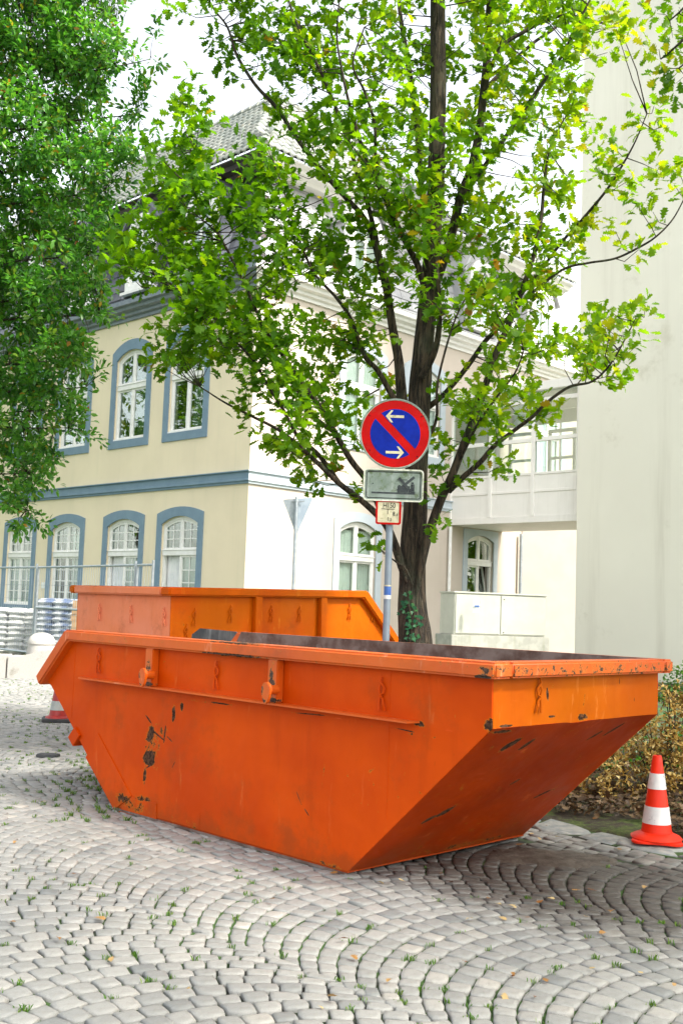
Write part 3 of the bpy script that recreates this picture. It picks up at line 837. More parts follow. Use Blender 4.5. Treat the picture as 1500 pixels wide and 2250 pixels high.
# dormers
def dormer(mp, s, trim, cheek, label):
    w = 0.80
    face = [(s - w, 9.98), (s + w, 9.98), (s + w, 11.75), (s + .62, 12.15), (s, 12.62), (s - .62, 12.15), (s - w, 11.75)]
    d = tag(link('dormer', MB().prism(face, -1.9, -0.06, mp).mesh('dormer', MAT[cheek]), house), label)
    win = Win(s, 1.3, 0.96, 10.10, 10.24, 11.62, 12.27, 11.58, 12.06, 'd')
    outer = arch(s - .65, s + .65, 10.06, 11.62, 12.26, 14); inner = arch(s - .47, s + .47, 10.24, 11.56, 12.03, 14)
    link('surround', MB().ring(outer, inner, -.08, .03, mp).mesh('surround', MAT[trim], bevel=.008, seg=1), d)
    inner2 = arch(s - .40, s + .40, 10.32, 11.55, 11.94, 14)
    f = MB().ring(inner, inner2, -.058, -.01, mp)
    f.prism([(s - .035, 10.3), (s + .035, 10.3), (s + .035, 11.95), (s - .035, 11.95)], -.055, -.012, mp)
    f.prism([(s - .42, 11.36), (s + .42, 11.36), (s + .42, 11.45), (s - .42, 11.45)], -.055, -.006, mp)
    link('frame', f.mesh('frame', MAT['white']), d)
    for a0, a1 in ((s - .40, s - .035), (s + .035, s + .40)):
        for z0, z1 in ((10.32, 11.36), (11.45, 11.80)):
            link('pane', MB().prism([(a0, z0), (a1, z0), (a1, z1), (a0, z1)], -.05, -.04, mp).mesh('pane', MAT['glass']), d)
    link('sill', MB().prism([(s - .78, 10.0), (s + .78, 10.0), (s + .78, 10.08), (s - .78, 10.08)], -.06, .09, mp).mesh('sill', MAT[trim]), d)
    for q in (-1, 1):
        a = [(s + q * .93, 11.73), (s + q * .66, 12.17), (s, 12.68), (s, 12.76), (s + q * .70, 12.25), (s + q * .97, 11.80)]
        if q > 0: a = a[::-1]
        link('dormer_roof', MB().prism(a, -1.95, .06, mp).mesh('dormer_roof', MAT['slate' if trim == 'white' and mp is mpL else 'slate_sunlit']), d)
for s in (2.35, 5.0, 8.0, 10.8): dormer(mpL, s, 'white', 'slate', 'arched dormer with dark slate cheeks')
for s in (3.8, 9.05, 12.35): dormer(mpR, s, 'white', 'slate_sunlit', 'arched white dormer on the street side')

# ------------------------------------------------------------------ glazed bridge
def mpB(d, z, o):        # along -dl from the facade, out towards the camera-left
    return (7.74 - o, -d, z)
bridge = tag(empty('glazed_bridge', HC, HYAW), 'white glazed footbridge joining the cream house to the beige building', 'bridge')
PO = [0.0, 1.42, 2.84, 4.27]
MB().prism([(-.1, 4.0), (4.38, 4.0), (4.38, 4.17), (-.1, 4.17)], -2.6, .02, mpB).build('floor_beam', MAT['whitepanel'], bridge)
MB().prism([(-.1, 7.62), (4.38, 7.62), (4.38, 7.86), (-.1, 7.86)], -2.6, .10, mpB).build('bridge_roof', MAT['whitepanel'], bridge, bevel=.01)
MB().prism([(0.1, 4.2), (4.38, 4.2), (4.38, 5.35), (0.1, 5.35)], -2.55, -2.50, mpB).build('back_panel', MAT['whitepanel'], bridge)
MB().prism([(0.1, 7.2), (4.38, 7.2), (4.38, 7.6), (0.1, 7.6)], -2.55, -2.50, mpB).build('back_panel', MAT['whitepanel'], bridge)
for d in PO:
    MB().prism([(d - .055, 4.17), (d + .055, 4.17), (d + .055, 7.62), (d - .055, 7.62)], -.10, .035, mpB).build('post', MAT['whitepanel'], bridge, bevel=.006, seg=1)
for i in range(3):
    a0, a1 = PO[i] + .055, PO[i + 1] - .055
    for z0, z1 in ((4.175, 4.82), (4.90, 5.30)):
        MB().prism([(a0, z0), (a1, z0), (a1, z1), (a0, z1)], -.06, -.01, mpB).build('panel', MAT['whitepanel'], bridge)
    for z0, z1 in ((4.823, 4.897), (5.303, 5.37), (6.22, 6.33), (7.30, 7.42)):
        MB().prism([(a0, z0), (a1, z0), (a1, z1), (a0, z1)], -.08, .012, mpB).build('rail', MAT['whitepanel'], bridge, bevel=.005, seg=1)
    for z0, z1 in ((5.37, 6.22), (6.33, 7.30), (7.42, 7.62)):
        MB().prism([(a0, z0), (a1, z0), (a1, z1), (a0, z1)], -.045, -.035, mpB).build('pane', MAT['glass'], bridge)
# far side casements seen through the glass
for i in range(3):
    a0 = PO[i] + .3
    f = MB()
    o = [(a0, 5.5), (a0 + .95, 5.5), (a0 + .95, 7.0), (a0, 7.0)]; n_ = [(a0 + .1, 5.6), (a0 + .85, 5.6), (a0 + .85, 6.9), (a0 + .1, 6.9)]
    f.ring(o, n_, -2.50, -2.42, mpB)
    f.prism([(a0 + .1, 6.1), (a0 + .85, 6.1), (a0 + .85, 6.18), (a0 + .1, 6.18)], -2.50, -2.43, mpB)
    f.build('inner_casement', MAT['white'], bridge)
# white annex wall under and behind the bridge
annex = tag(empty('annex', HC, HYAW), 'plain white rendered wall with grey plinth under the glazed bridge', 'wall')
annex.location = (0, 0, 0); annex.rotation_euler = (0, 0, 0)
MB().box(5.72, 12.5, 33.45, 33.75, 0.30, 4.95).build('wall', MAT['whitewall'], annex)
MB().box(5.70, 12.5, 33.42, 33.75, -.2, 0.298).build('plinth', MAT['tower'], annex)
# ------------------------------------------------------------------ beige building on the right
tower = tag(empty('beige_building', HC, HYAW), 'tall windowless beige building filling the right edge', 'building')
MB().box(7.45, 11.2, -30.0, -4.42, -0.2, 24.0).build('wall', MAT['tower'], tower)
MB().box(7.30, 11.4, -30.2, -4.30, 24.003, 24.3).build('roof_edge', MAT['zinc'], tower)

# ------------------------------------------------------------------ skips
OR1, OR2 = (0.60, 0.068, 0.0), (0.48, 0.046, 0.0)
near_marks = [(1.93, .50, .17, .26, .15), (1.95, .41, .10, .10, .15), (-.2, .5, .5, .4, .05), (2.1, .06, .35, .08, .16), (1.96, .57, .06, .10, .22), (1.97, .40, .09, .06, .34), (2.0, .28, .035, .10, .30), (1.70, .74, .035, .10, .36), (1.61, .79, .03, .05, .34),
              (1.99, .67, .075, .009, .5, 33), (1.86, .57, .13, .008, .5, 20), (1.79, .59, .011, .09, .5, 6), (1.73, .56, .06, .007, .48, 25), (1.94, .36, .07, .008, .5, -30), (1.67, .40, .05, .006, .45, -55),
              (.35, .29, .05, .006, .42, 40), (.42, .36, .08, .006, .34, 55), (.22, .55, .012, .12, .16, 8), (1.2, .848, .13, .007, .45), (.35, .86, .22, .006, .42, -2), (-.4, .845, .12, .006, .4, 3),
              (1.80, .60, .08, .06, .18), (1.05, 1.163, .45, .018, .24), (1.3, .845, .35, .02, .16), (2.25, .10, .12, .05, .22), (2.0, .125, .16, .03, .26),
              (0.2, 0.02, .35, .05, .14), (1.5, .04, .5, .05, .1), (-.49, .89, .06, .03, .3), (-.5, .83, .3, .012, .14), (0.0, .25, .1, .1, .03), (-.96, .93, .06, .05, .3)]
P_NEAR = paint('skip_paint_orange', OR1, OR2, 0.025, near_marks, pale=(0.62, 0.14, 0.03))
P_RIM = paint('skip_rim_paint', (0.60, 0.098, 0.0), (0.54, 0.072, 0.0), 0.085, [(1.05, 1.168, .50, .014, .30), (1.05, 1.245, .4, .01, .2), (-1.0, 1.2, .1, .06, .14), (1.94, 1.02, .05, .12, .16), (.64, 1.02, .05, .14, .18), (1.94, .92, .08, .02, .3), (.64, .92, .08, .02, .3), (-.95, 1.17, .08, .02, .3)], pale=(0.78, 0.34, 0.20), spec=.5, cell=22)
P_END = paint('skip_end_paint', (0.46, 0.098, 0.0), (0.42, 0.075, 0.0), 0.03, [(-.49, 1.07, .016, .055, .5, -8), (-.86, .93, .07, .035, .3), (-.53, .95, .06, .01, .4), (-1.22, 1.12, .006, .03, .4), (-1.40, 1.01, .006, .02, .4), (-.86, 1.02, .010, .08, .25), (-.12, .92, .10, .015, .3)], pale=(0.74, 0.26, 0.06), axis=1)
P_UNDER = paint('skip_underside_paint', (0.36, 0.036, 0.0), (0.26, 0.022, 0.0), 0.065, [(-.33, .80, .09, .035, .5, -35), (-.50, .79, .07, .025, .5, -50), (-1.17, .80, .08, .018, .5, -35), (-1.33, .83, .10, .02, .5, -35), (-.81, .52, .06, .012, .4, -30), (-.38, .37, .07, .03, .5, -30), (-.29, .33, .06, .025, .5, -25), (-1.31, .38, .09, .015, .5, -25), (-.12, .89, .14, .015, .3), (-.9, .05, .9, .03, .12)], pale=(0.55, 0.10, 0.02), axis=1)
P_FAR = paint('far_skip_paint', (0.52, 0.105, 0.0), (0.55, 0.075, 0.0), 0.06, [], pale=(0.70, 0.25, 0.02))
P_PINK = paint('faded_skip_paint', (0.78, 0.24, 0.13), (0.75, 0.20, 0.075), -0.02, [], pale=(0.80, 0.33, 0.22))

def grid_panel(n, m, fn, thick_dir, name, material, parent):
    """n x m grid from fn(a,b), thickened along thick_dir"""
    V = []; F = []
    for i in range(n + 1):
        for j in range(m + 1): V.append(Vector(fn(i / n, j / m)))
    N = len(V)
    V += [v + Vector(thick_dir) for v in V]
    for i in range(n):
        for j in range(m):
            a = i * (m + 1) + j
            F += [(a, a + 1, a + m + 2, a + m + 1), (N + a, N + a + m + 1, N + a + m + 2, N + a + 1)]
    for j in range(m):
        a = j; F.append((a, N + a, N + a + 1, a + 1)); a = n * (m + 1) + j; F.append((a, a + 1, N + a + 1, N + a))
    for i in range(n):
        a = i * (m + 1); b = a + m + 1; F.append((a, b, N + b, N + a)); a += m; b += m; F.append((a, N + a, N + b, b))
    return link(name, MB().add(V, F).mesh(name, material, smooth=True), parent)

def hook_pts(kind=0):
    a = [(0, .10), (.002, .075), (-.026, .040), (-.020, .012), (.0, -.0), (-.014, -.024), (-.028, -.050), (-.032, -.082)]
    b = [(0.002, .075), (.008, .035), (.004, .0), (.010, -.04), (.006, -.085)]
    return a, b

def make_skip(loc, rz, flip, na, ze, zr, sl, tip, lb, lt, ltz, Wd, mats, label, ribs, hooks, ledge=None, lugs=(), tilt=0, group='skip containers on the cobbles'):
    root = empty('skip_container', loc, rz)
    root.rotation_euler = (0, tilt, rz)
    tag(root, label, 'skip', group)
    def mp(t, z, y): return (t, flip * y, z)      # y inward from the visible side
    pside, prim, pend, punder, pendrim = mats
    T = .010
    poly = [(-na, ze), (0, 0.02), (sl, 0.02), tip, (lt - .045, ltz - .02), (lb - .01, zr - .03), (-na, zr - .03)]
    for y0 in (0, Wd - T):
        a = mp(0, 0, y0); 
        link('side_panel', MB().prism(poly, y0, y0 + T, mp).mesh('side_panel', pside), root)
    dent = lambda y, z: 0.028 * math.exp(-((y - .80) / .13) ** 2 - ((z - ze) / .10) ** 2) + .008 * mnoise.noise(Vector((y * 4, z * 4, 3.3)))
    fx = lambda y: flip * y
    e = grid_panel(24, 8, lambda a, b: (-na + dent(T + a * (Wd - 2 * T), ze + b * (zr - ze)), fx(T + a * (Wd - 2 * T)), ze + b * (zr - .02 - ze) - (.012 * math.exp(-(((a * Wd) - .80) / .10) ** 2) if b == 0 else 0)),
                   (.008, 0, 0), 'end_panel', pend, root)
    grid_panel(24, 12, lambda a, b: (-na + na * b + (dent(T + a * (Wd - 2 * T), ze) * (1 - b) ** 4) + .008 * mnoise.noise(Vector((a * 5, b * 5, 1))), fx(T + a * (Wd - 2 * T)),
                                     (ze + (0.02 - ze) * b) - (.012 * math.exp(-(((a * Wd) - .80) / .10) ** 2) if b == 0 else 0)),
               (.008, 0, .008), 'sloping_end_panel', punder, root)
    link('floor_plate', MB().box(0.0, sl, 0.0, Wd, 0.012, 0.022, lambda x, y, z: mp(x, z, y)).mesh('floor_plate', mats[3]), root)
    link('skid_edge', MB().box(0.02, sl - .02, -.012, .03, -.002, 0.0115, lambda x, y, z: mp(x, z, y)).box(0.02, sl - .02, Wd - .03, Wd + .012, -.002, 0.0115, lambda x, y, z: mp(x, z, y)).mesh('skid_edge', MAT['rust']), root)
    t2, z2 = tip
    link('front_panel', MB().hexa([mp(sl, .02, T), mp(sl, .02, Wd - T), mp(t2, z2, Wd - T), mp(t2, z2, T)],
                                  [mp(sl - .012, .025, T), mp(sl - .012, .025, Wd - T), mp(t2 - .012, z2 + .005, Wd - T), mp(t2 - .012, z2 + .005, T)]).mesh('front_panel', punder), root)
    # rim
    RH_, L_ = .083, .068
    loop = [(-na - L_, zr), (lb + .02, zr), (lt, ltz), (lt - .055, ltz - .075), (lb - .035, zr - RH_), (-na - L_, zr - RH_)]
    for y0, y1 in ((-L_, .085), (Wd - .03, Wd + L_)):
        link('rim', MB().prism(loop, y0, y1, mp).mesh('rim', prim, smooth=True, bevel=.014, seg=3), root)
    link('rim', MB().box(-na - L_ + .001, -na + .085, .0852, Wd - .0302, zr - RH_ + .001, zr - .001, lambda x, y, z: mp(x, z, y)).mesh('rim', pendrim, smooth=True, bevel=.013, seg=3), root)
    link('front_lip', MB().prism([(lt - .10, ltz + .055), (lt - .02, ltz - .03), (lt - .07, ltz - .085), (lt - .14, ltz - .02)], .0852, Wd - .0302, mp).mesh('front_lip', prim, bevel=.01), root)
    # rusty lining, seen over the rim
    lin = [(-na + .05, ze + .02), (.02, .04), (sl - .04, .04), (t2 - .05, z2 + .02), (lb - .06, zr + .002), (-na + .05, zr + .002)]
    link('inner_lining', MB().prism(lin, Wd - .045, Wd - .031, mp).mesh('inner_lining', MAT['rust']), root)
    link('inner_lining', MB().prism(lin[:-2] + [(lb - .1, zr - .10), (-na + .05, zr - .10)], T + .003, T + .008, mp).mesh('inner_lining', MAT['rust']), root)
    link('inner_lining', MB().box(-na + .022, -na + .03, .05, Wd - .05, ze + .05, zr - .09, lambda x, y, z: mp(x, z, y)).mesh('inner_lining', MAT['rust']), root)
    for t in ribs:
        for y0, y1 in ((-.058, -.001), (Wd + .001, Wd + .058)):
            lo = ledge[2] + .012 if ledge else zr - .75
            b = MB(); b.prism([(t - .045, lo), (t + .045, lo), (t + .045, zr - RH_ - .001), (t - .045, zr - RH_ - .001)], y0, y1, mp)
            link('rib', b.mesh('rib', prim, bevel=.006, smooth=True), root)
    if ledge:
        for s_ in (0, 1):
            y0, y1 = (-.085, -.001) if not s_ else (Wd + .001, Wd + .085)
            yo = y0 if not s_ else y1
            b = MB(); a0, a1, z = ledge
            b.hexa([mp(a0, z, -.001 if not s_ else Wd + .001), mp(a0 + .02, z, yo), mp(a1 - .10, z, yo), mp(a1, z, -.001 if not s_ else Wd + .001)],
                   [mp(a0, z + .010, -.001 if not s_ else Wd + .001), mp(a0 + .02, z + .010, yo), mp(a1 - .10, z + .010, yo), mp(a1, z + .010, -.001 if not s_ else Wd + .001)])
            link('ledge', b.mesh('ledge', prim), root)
    for (t, z) in lugs:
        for s_ in (0, 1):
            yb, dr_ = (-.055, -1) if not s_ else (Wd + .055, 1)
            b = MB()
            b.tube([mp(t, z, yb), mp(t, z, yb + dr_ * .07)], [.030, .027], 14)
            link('trunnion', b.mesh('trunnion', prim, smooth=True), root)
            out = []
            for k in range(20):
                a = 2 * math.pi * k / 20
                r_ = .048
                out.append((t + r_ * .85 * math.cos(a), z + r_ * math.sin(a) - (.035 * max(0, -math.sin(a)) ** 2)))
            y0, y1 = sorted((yb + dr_ * .068, yb + dr_ * .088))
            link('trunnion_plate', MB().prism(out, y0, y1, mp).mesh('trunnion_plate', prim, bevel=.003, smooth=True), root)
    for (where, a, z, sc) in hooks:
        pa, pb = hook_pts()
        b = MB()
        for pth in (pa, pb):
            if where == 'side': pts = [mp(a + p * sc, z + q * sc, -.008 - .012 * math.sin(i * 1.3) ** 2) for i, (p, q) in enumerate(pth)]
            else: pts = [(-na - .010 - .012 * math.sin(i * 1.3) ** 2, fx(a + p * sc), z + q * sc) for i, (p, q) in enumerate(pth)]
            b.tube(pts, .0062, 6)
        link('tarpaulin_hook', b.mesh('tarpaulin_hook', pside if where == 'side' else pend, smooth=True), root)
    return root, mp

S0 = Vector((.1063, 6.1205, 0.006))
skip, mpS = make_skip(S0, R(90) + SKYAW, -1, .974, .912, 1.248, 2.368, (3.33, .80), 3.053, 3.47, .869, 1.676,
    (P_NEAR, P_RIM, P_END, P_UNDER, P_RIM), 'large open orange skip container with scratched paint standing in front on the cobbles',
    ribs=(1.94, .64), hooks=[('side', 2.66, 1.03, 1.0), ('side', 1.25, 1.02, 1.0), ('side', -.22, 1.02, 1.0), ('end', .40, 1.06, 1.0)],
    ledge=(-.50, 2.90, .893), lugs=((1.89, .985), (.60, .985)))
def side_pt(px, py, off=0.0):
    d = _fw + _rt * ((px - 750) / FPX) - _up * ((py - 1125) / FPX)
    o = S0 + W * off; k = (o - CAM).dot(W) / d.dot(W); P = CAM + d * k - S0
    return (P.dot(U), P.z)
link('gusset_plate', MB().prism([side_pt(*q) for q in ((190, 1664), (217, 1611), (290, 1749), (252, 1779))], -.006, -.0005, mpS).mesh('gusset_plate', P_NEAR), skip)
link('gusset_plate', MB().prism([side_pt(*q) for q in ((291, 1751), (345, 1765), (345, 1801), (262, 1784))], -.007, -.0005, mpS).mesh('gusset_plate', P_NEAR), skip)
link('bracket', MB().prism([side_pt(*q) for q in ((169, 1596), (180, 1616), (165, 1640), (154, 1619))], -.02, .16, mpS).mesh('bracket', P_NEAR, bevel=.004), skip)
# weld seams as thin raised beads
for (p, q) in (((-.28, 1.15), (-.28, .35)), ((1.36, .13), (1.36, .01)), ((3.0, 1.12), (3.0, .58))):
    link('weld_seam', MB().tube([mpS(p[0], p[1], -.0005), mpS(q[0], q[1], -.0005)], .0022, 6).mesh('weld_seam', P_NEAR), skip)

FA = at(380, 1291, 10.0)
FY = R(43); FT = Vector((math.cos(FY), math.sin(FY), 0))
FZ = FA.z
fb = Vector((FA.x, FA.y, 0)) + FT * (.60 + .068) + Vector((-math.sin(FY), math.cos(FY), 0)) * .068
far_hooks = [('side', t, z, .95) for t, z in ((-.33, 1.33), (.10, 1.36), (.62, 1.36), (1.0, 1.36), (1.72, 1.38), (2.08, 1.36), (-.42, 1.18))]
far_hooks += [('end', a, z, .95) for a, z in ((.10, 1.33), (.68, 1.34), (1.28, 1.34))]
farskip, mpF = make_skip(Vector((fb.x, fb.y, 0.03)), FY, 1, .60, 1.05, FZ - .01, 1.5, (2.40, .78), 1.92, 2.62, .92, 1.75,
    (P_FAR, P_FAR, P_PINK, P_FAR, P_PINK), 'taller orange skip container with a faded pinkish end behind the front one',
    ribs=(.42, 1.30), hooks=far_hooks, tilt=-R(1.3))
tag([c for c in farskip.children if c.name.startswith('end_panel')][0], 'faded salmon-pink end panel')
plate = tag(MB().prism([(3.05, .95), (3.78, .95), (3.78, 1.20), (3.66, 1.262), (3.14, 1.252), (3.05, 1.20)], 0, .012, lambda a, z, o: tuple(Vector((S0.x, S0.y, 0)) + U * (a) + W * (1.69 + o) + Vector((0, 0, z)))).build('steel_plate', MAT['darkplate']),
            'small dark grey steel sheet with cut corners between the two skips', 'steel plate')
link('support_leg', MB().prism([(3.2, 0), (3.26, 0), (3.26, .95), (3.2, .95)], 0, .05, lambda a, z, o: tuple(Vector((S0.x, S0.y, 0)) + U * (a) + W * (1.69 + o) + Vector((0, 0, z)))).mesh('support_leg', MAT['darkplate']), plate)
link('support_leg', MB().prism([(3.6, 0), (3.66, 0), (3.66, .95), (3.6, .95)], 0, .05, lambda a, z, o: tuple(Vector((S0.x, S0.y, 0)) + U * (a) + W * (1.69 + o) + Vector((0, 0, z)))).mesh('support_leg', MAT['darkplate']), plate)

# ------------------------------------------------------------------ no-parking sign post
MAT['signred'] = mat('sign_red', (0.40, 0.002, 0.002), (0.33, 0.002, 0.002), 0.6, 12, spec=.1, dirt=(0.25, 0.03, 0.02), dirt_scale=9)
MAT['signblue'] = mat('sign_blue', (0.002, 0.016, 0.25), (0.002, 0.012, 0.20), 0.6, 12, spec=.1)
MAT['signwhite'] = mat('sign_dirty_white', (0.62, 0.63, 0.56), (0.45, 0.48, 0.38), 0.5, 20, dirt=(0.22, 0.26, 0.14), dirt_amt=(0.5, 0.68), dirt_scale=14)
MAT['signplate'] = mat('algae_stained_plate', (0.20, 0.25, 0.23), (0.12, 0.165, 0.135), 0.45, 7, 6, streak=((0.32, 0.36, 0.35), 22, 0.9), dirt=(0.05, 0.085, 0.02), dirt_amt=(.48, .66), dirt_scale=9)
MAT['signcream'] = mat('sign_yellowed_white', (0.52, 0.49, 0.34), (0.42, 0.40, 0.26), 0.5, 18, dirt=(0.17, 0.16, 0.06), dirt_amt=(.52, .72), dirt_scale=22)
MAT['black'] = mat('black_print', (0.006, 0.006, 0.007), (0.014, 0.014, 0.014), 0.6, 20, spec=.1)
MAT['greyprint'] = mat('faded_grey_print', (0.03, 0.036, 0.042), (0.05, 0.06, 0.062), 0.6, 20, spec=.15)
PX, PY = 0.4115, 9.0
postb = tag(empty('sign_post', (PX, PY, 0)), 'grey-blue post carrying round no-stopping sign and two plates in front of the oak', 'sign post')
MB().tube([(0, 0, -.1), (0, 0, 3.20)], .030, 18).build('post', MAT['galvblue'], postb, smooth=True)
MB().lathe([(.033, 3.20), (.02, 3.22), (.001, 3.225)], n=16).build('post_cap', MAT['black'], postb)
def local(px, py, dy=0.0):
    p = at(px, py, PY + dy); return p - Vector((PX, PY, 0))
def disc(cx, cz, r, y0, y1, n=48): return [(cx + r * math.cos(2 * math.pi * k / n), y0, cz + r * math.sin(2 * math.pi * k / n)) for k in range(n)]
def mpP(x, z, o): return (x, -.045 - o, z)
dc = local(868, 953, -.05); R0 = .300
circ = lambda r, n=56, a0=0, a1=2 * math.pi: [(dc.x + r * math.cos(a0 + (a1 - a0) * k / n), dc.z + r * math.sin(a0 + (a1 - a0) * k / n)) for k in range(n)]
rs = link('round_sign', MB().prism(circ(R0), -.004, .0, mpP).mesh('round_sign', MAT['signwhite'], bevel=.001), postb)
link('edge_bead', MB().ring(circ(R0 + .004), circ(R0 - .008), -.010, .005, mpP).mesh('edge_bead', MAT['signplate']), rs)
link('red_face', MB().prism(circ(R0 - .012), .0005, .0015, mpP).mesh('red_face', MAT['signred']), rs)
# blue field: two segments either side of the diagonal bar (upper left to lower right)
rb, hb = .213, .034
a0 = math.asin(hb / rb)
for sgn in (1, -1):
    pts = []
    base = math.pi / 4 if sgn > 0 else math.pi / 4 + math.pi
    for k in range(33):
        a = base - (math.pi / 2 - a0) + (math.pi - 2 * a0) * k / 32
        pts.append((dc.x + rb * math.cos(a), dc.z + rb * math.sin(a)))
    link('blue_field', MB().prism(pts, .002, .003, mpP).mesh('blue_field', MAT['signblue']), rs)
def arrow(cx, cz, dr_):
    L = .078; h = .011
    sh = [(-L, -h), (L * .55, -h), (L * .18, -.052), (L * .42, -.052), (L * .98, 0), (L * .42, .052), (L * .18, .052), (L * .55, h), (-L, h)]
    return [(cx + dr_ * a, cz + b) for a, b in sh]
ap = local(867, 915, -.05); ap2 = local(867, 994, -.05)
link('arrow', MB().prism(arrow(ap.x, ap.z, -1), .0035, .0045, mpP).mesh('arrow', MAT['signcream']), rs)
link('arrow', MB().prism(arrow(ap2.x, ap2.z, 1), .0035, .0045, mpP).mesh('arrow', MAT['signcream']), rs)
for (a, r_) in ((.62, .27), (2.55, .27), (3.75, .26), (5.5, .27)):
    cx, cz = dc.x + r_ * math.cos(a), dc.z + r_ * math.sin(a)
    link('bolt', MB().prism([(cx + .006 * math.cos(t), cz + .006 * math.sin(t)) for t in [k * math.pi / 4 for k in range(8)]], .0015, .004, mpP).mesh('bolt', MAT['black']), rs)
def rrect(cx, cz, w, h, r, n=5):
    p = []
    for (sx, sz, a0_) in ((1, 1, 0), (-1, 1, math.pi / 2), (-1, -1, math.pi), (1, -1, 1.5 * math.pi)):
        for k in range(n + 1):
            a = a0_ + math.pi / 2 * k / n
            p.append((cx + sx * (w / 2 - r) + r * math.cos(a), cz + sz * (h / 2 - r) + r * math.sin(a)))
    return p
pc = local(864, 1066, -.05); pw, ph = .502, .268
pl = link('lower_plate', MB().prism(rrect(pc.x, pc.z, pw, ph, .03), -.003, .0, mpP).mesh('lower_plate', MAT['signplate']), postb)
link('edge_bead', MB().ring(rrect(pc.x, pc.z, pw + .008, ph + .008, .034), rrect(pc.x, pc.z, pw - .016, ph - .016, .024), -.008, .006, mpP).mesh('edge_bead', MAT['signwhite']), pl)
link('black_border', MB().ring(rrect(pc.x, pc.z, pw - .040, ph - .040, .02), rrect(pc.x, pc.z, pw - .052, ph - .052, .014), .0005, .0015, mpP).mesh('black_border', MAT['black']), pl)
pic = MB()
def bx(x0, x1, z0, z1, B=pic, o=.0006): B.prism([(pc.x + x0, pc.z + z0), (pc.x + x1, pc.z + z0), (pc.x + x1, pc.z + z1), (pc.x + x0, pc.z + z1)], o, o + .001, mpP)
bx(-.185, .185, -.074, -.060); bx(.055, .125, -.059, -.020); bx(.128, .140, -.059, -.035); bx(.144, .185, -.059, -.048)
bx(.146, .178, -.046, .012); bx(.150, .172, .014, .030); bx(.036, .052, -.059, -.005); bx(.054, .140, -.018, -.004)
pic.build('pictogram', MAT['greyprint'], pl)
cr = MB()
for (x0, z0, x1, z1) in ((.035, -.045, .175, .075), (.045, .065, .150, -.050)):
    dx, dz = x1 - x0, z1 - z0; l = math.hypot(dx, dz); nx, nz = -dz / l * .011, dx / l * .011
    o_ = .0022 if x0 == .035 else .0036
    cr.prism([(pc.x + x0 + nx, pc.z + z0 + nz), (pc.x + x0 - nx, pc.z + z0 - nz), (pc.x + x1 - nx, pc.z + z1 - nz), (pc.x + x1 + nx, pc.z + z1 + nz)], o_, o_ + .001, mpP)
cr.build('cross', MAT['greyprint'], pl)
hw = MB(); bx(.030, .120, .045, .051, hw, .0050); bx(.040, .060, -.058, .004, hw, .0050); hw.build('pictogram', MAT['greyprint'], pl)
for (x, z) in ((-.175, .01), (.158, .0)):
    link('bolt', MB().prism([(pc.x + x + .005 * math.cos(t), pc.z + z + .005 * math.sin(t)) for t in [k * math.pi / 4 for k in range(8)]], .002, .006, mpP).mesh('bolt', MAT['black']), pl)
hc = local(853, 1125.5, -.05)
hp = link('hydrant_plate', MB().prism(rrect(hc.x, hc.z, .205, .198, .014), -.003, 0, mpP).mesh('hydrant_plate', MAT['signcream']), postb)
tag(hp, 'small square hydrant plate with red border')
link('red_border', MB().ring(rrect(hc.x, hc.z, .214, .207, .018), rrect(hc.x, hc.z, .182, .174, .008), -.006, .004, mpP).mesh('red_border', MAT['signred']), hp)
def text(txt, size, x, z, parent, material, y, sx=1.0, name='lettering', align='CENTER', rot=None):
    cu = bpy.data.curves.new('lettering', 'FONT'); cu.body = txt; cu.size = size; cu.align_x = align; cu.align_y = 'CENTER'; cu.extrude = 0.0006
    to = bpy.data.objects.new('tmp', cu); COL.objects.link(to)
    dg = bpy.context.evaluated_depsgraph_get(); me = bpy.data.meshes.new_from_object(to.evaluated_get(dg)); bpy.data.objects.remove(to)
    me.name = 'lettering'; me.materials.clear(); me.materials.append(material)
    return link(name, me, parent, loc=(x, y, z), rot=rot or (R(90), 0, 0), scale=(sx, 1, 1))
ty = -.045 - .0018
for (t, s, x, z, sx) in (('H', .060, -.030, .056, .85), ('150', .060, .022, .057, .82), ('8.', .048, .050, -.012, .85), ('8', .028, .074, -.020, .9),
                         ('1.', .050, .002, -.058, .8), ('5', .034, .022, -.062, .9)):
    text(t, s, hc.x + x, hc.z + z, hp, MAT['black'], ty, sx)
lm = MB()
for (x0, x1, z0, z1) in ((-.062, .050, .026, .030), (-.008, -.004, -.014, .026)):
    lm.prism([(hc.x + x0, hc.z + z0), (hc.x + x1, hc.z + z0), (hc.x + x1, hc.z + z1), (hc.x + x0, hc.z + z1)], .0012, .0022, mpP)
lm.build('measure_lines', MAT['black'], hp)
for z in (2.72, 3.18, 2.52, 2.30):
    MB().tube([(0, 0, z), (0, 0, z + .03)], .0345, 14).box(-.02, .02, -.0400, -.03, z, z + .03).build('clamp', MAT['galv'], postb)
MAT['stickerblue'] = mat('sticker_blue', (0.03, 0.10, 0.36), (0.05, 0.14, 0.40), 0.4, 8)
MAT['stickerwhite'] = mat('sticker_white', (0.75, 0.75, 0.74), (0.6, 0.62, 0.62), 0.5, 14)
zs = local(853, 1300).z
st = MB().tube([(0, 0, zs - .05), (0, 0, zs + .05)], .0312, 18).build('sticker', MAT['stickerblue'], postb, smooth=True)
link('sticker_edge', MB().tube([(0, 0, zs - .062), (0, 0, zs - .030)], .0317, 18).mesh('sticker_edge', MAT['stickerwhite'], smooth=True), st)
link('sticker_edge', MB().tube([(0, 0, zs + .044), (0, 0, zs + .056)], .0317, 18).mesh('sticker_edge', MAT['signcream'], smooth=True), st)

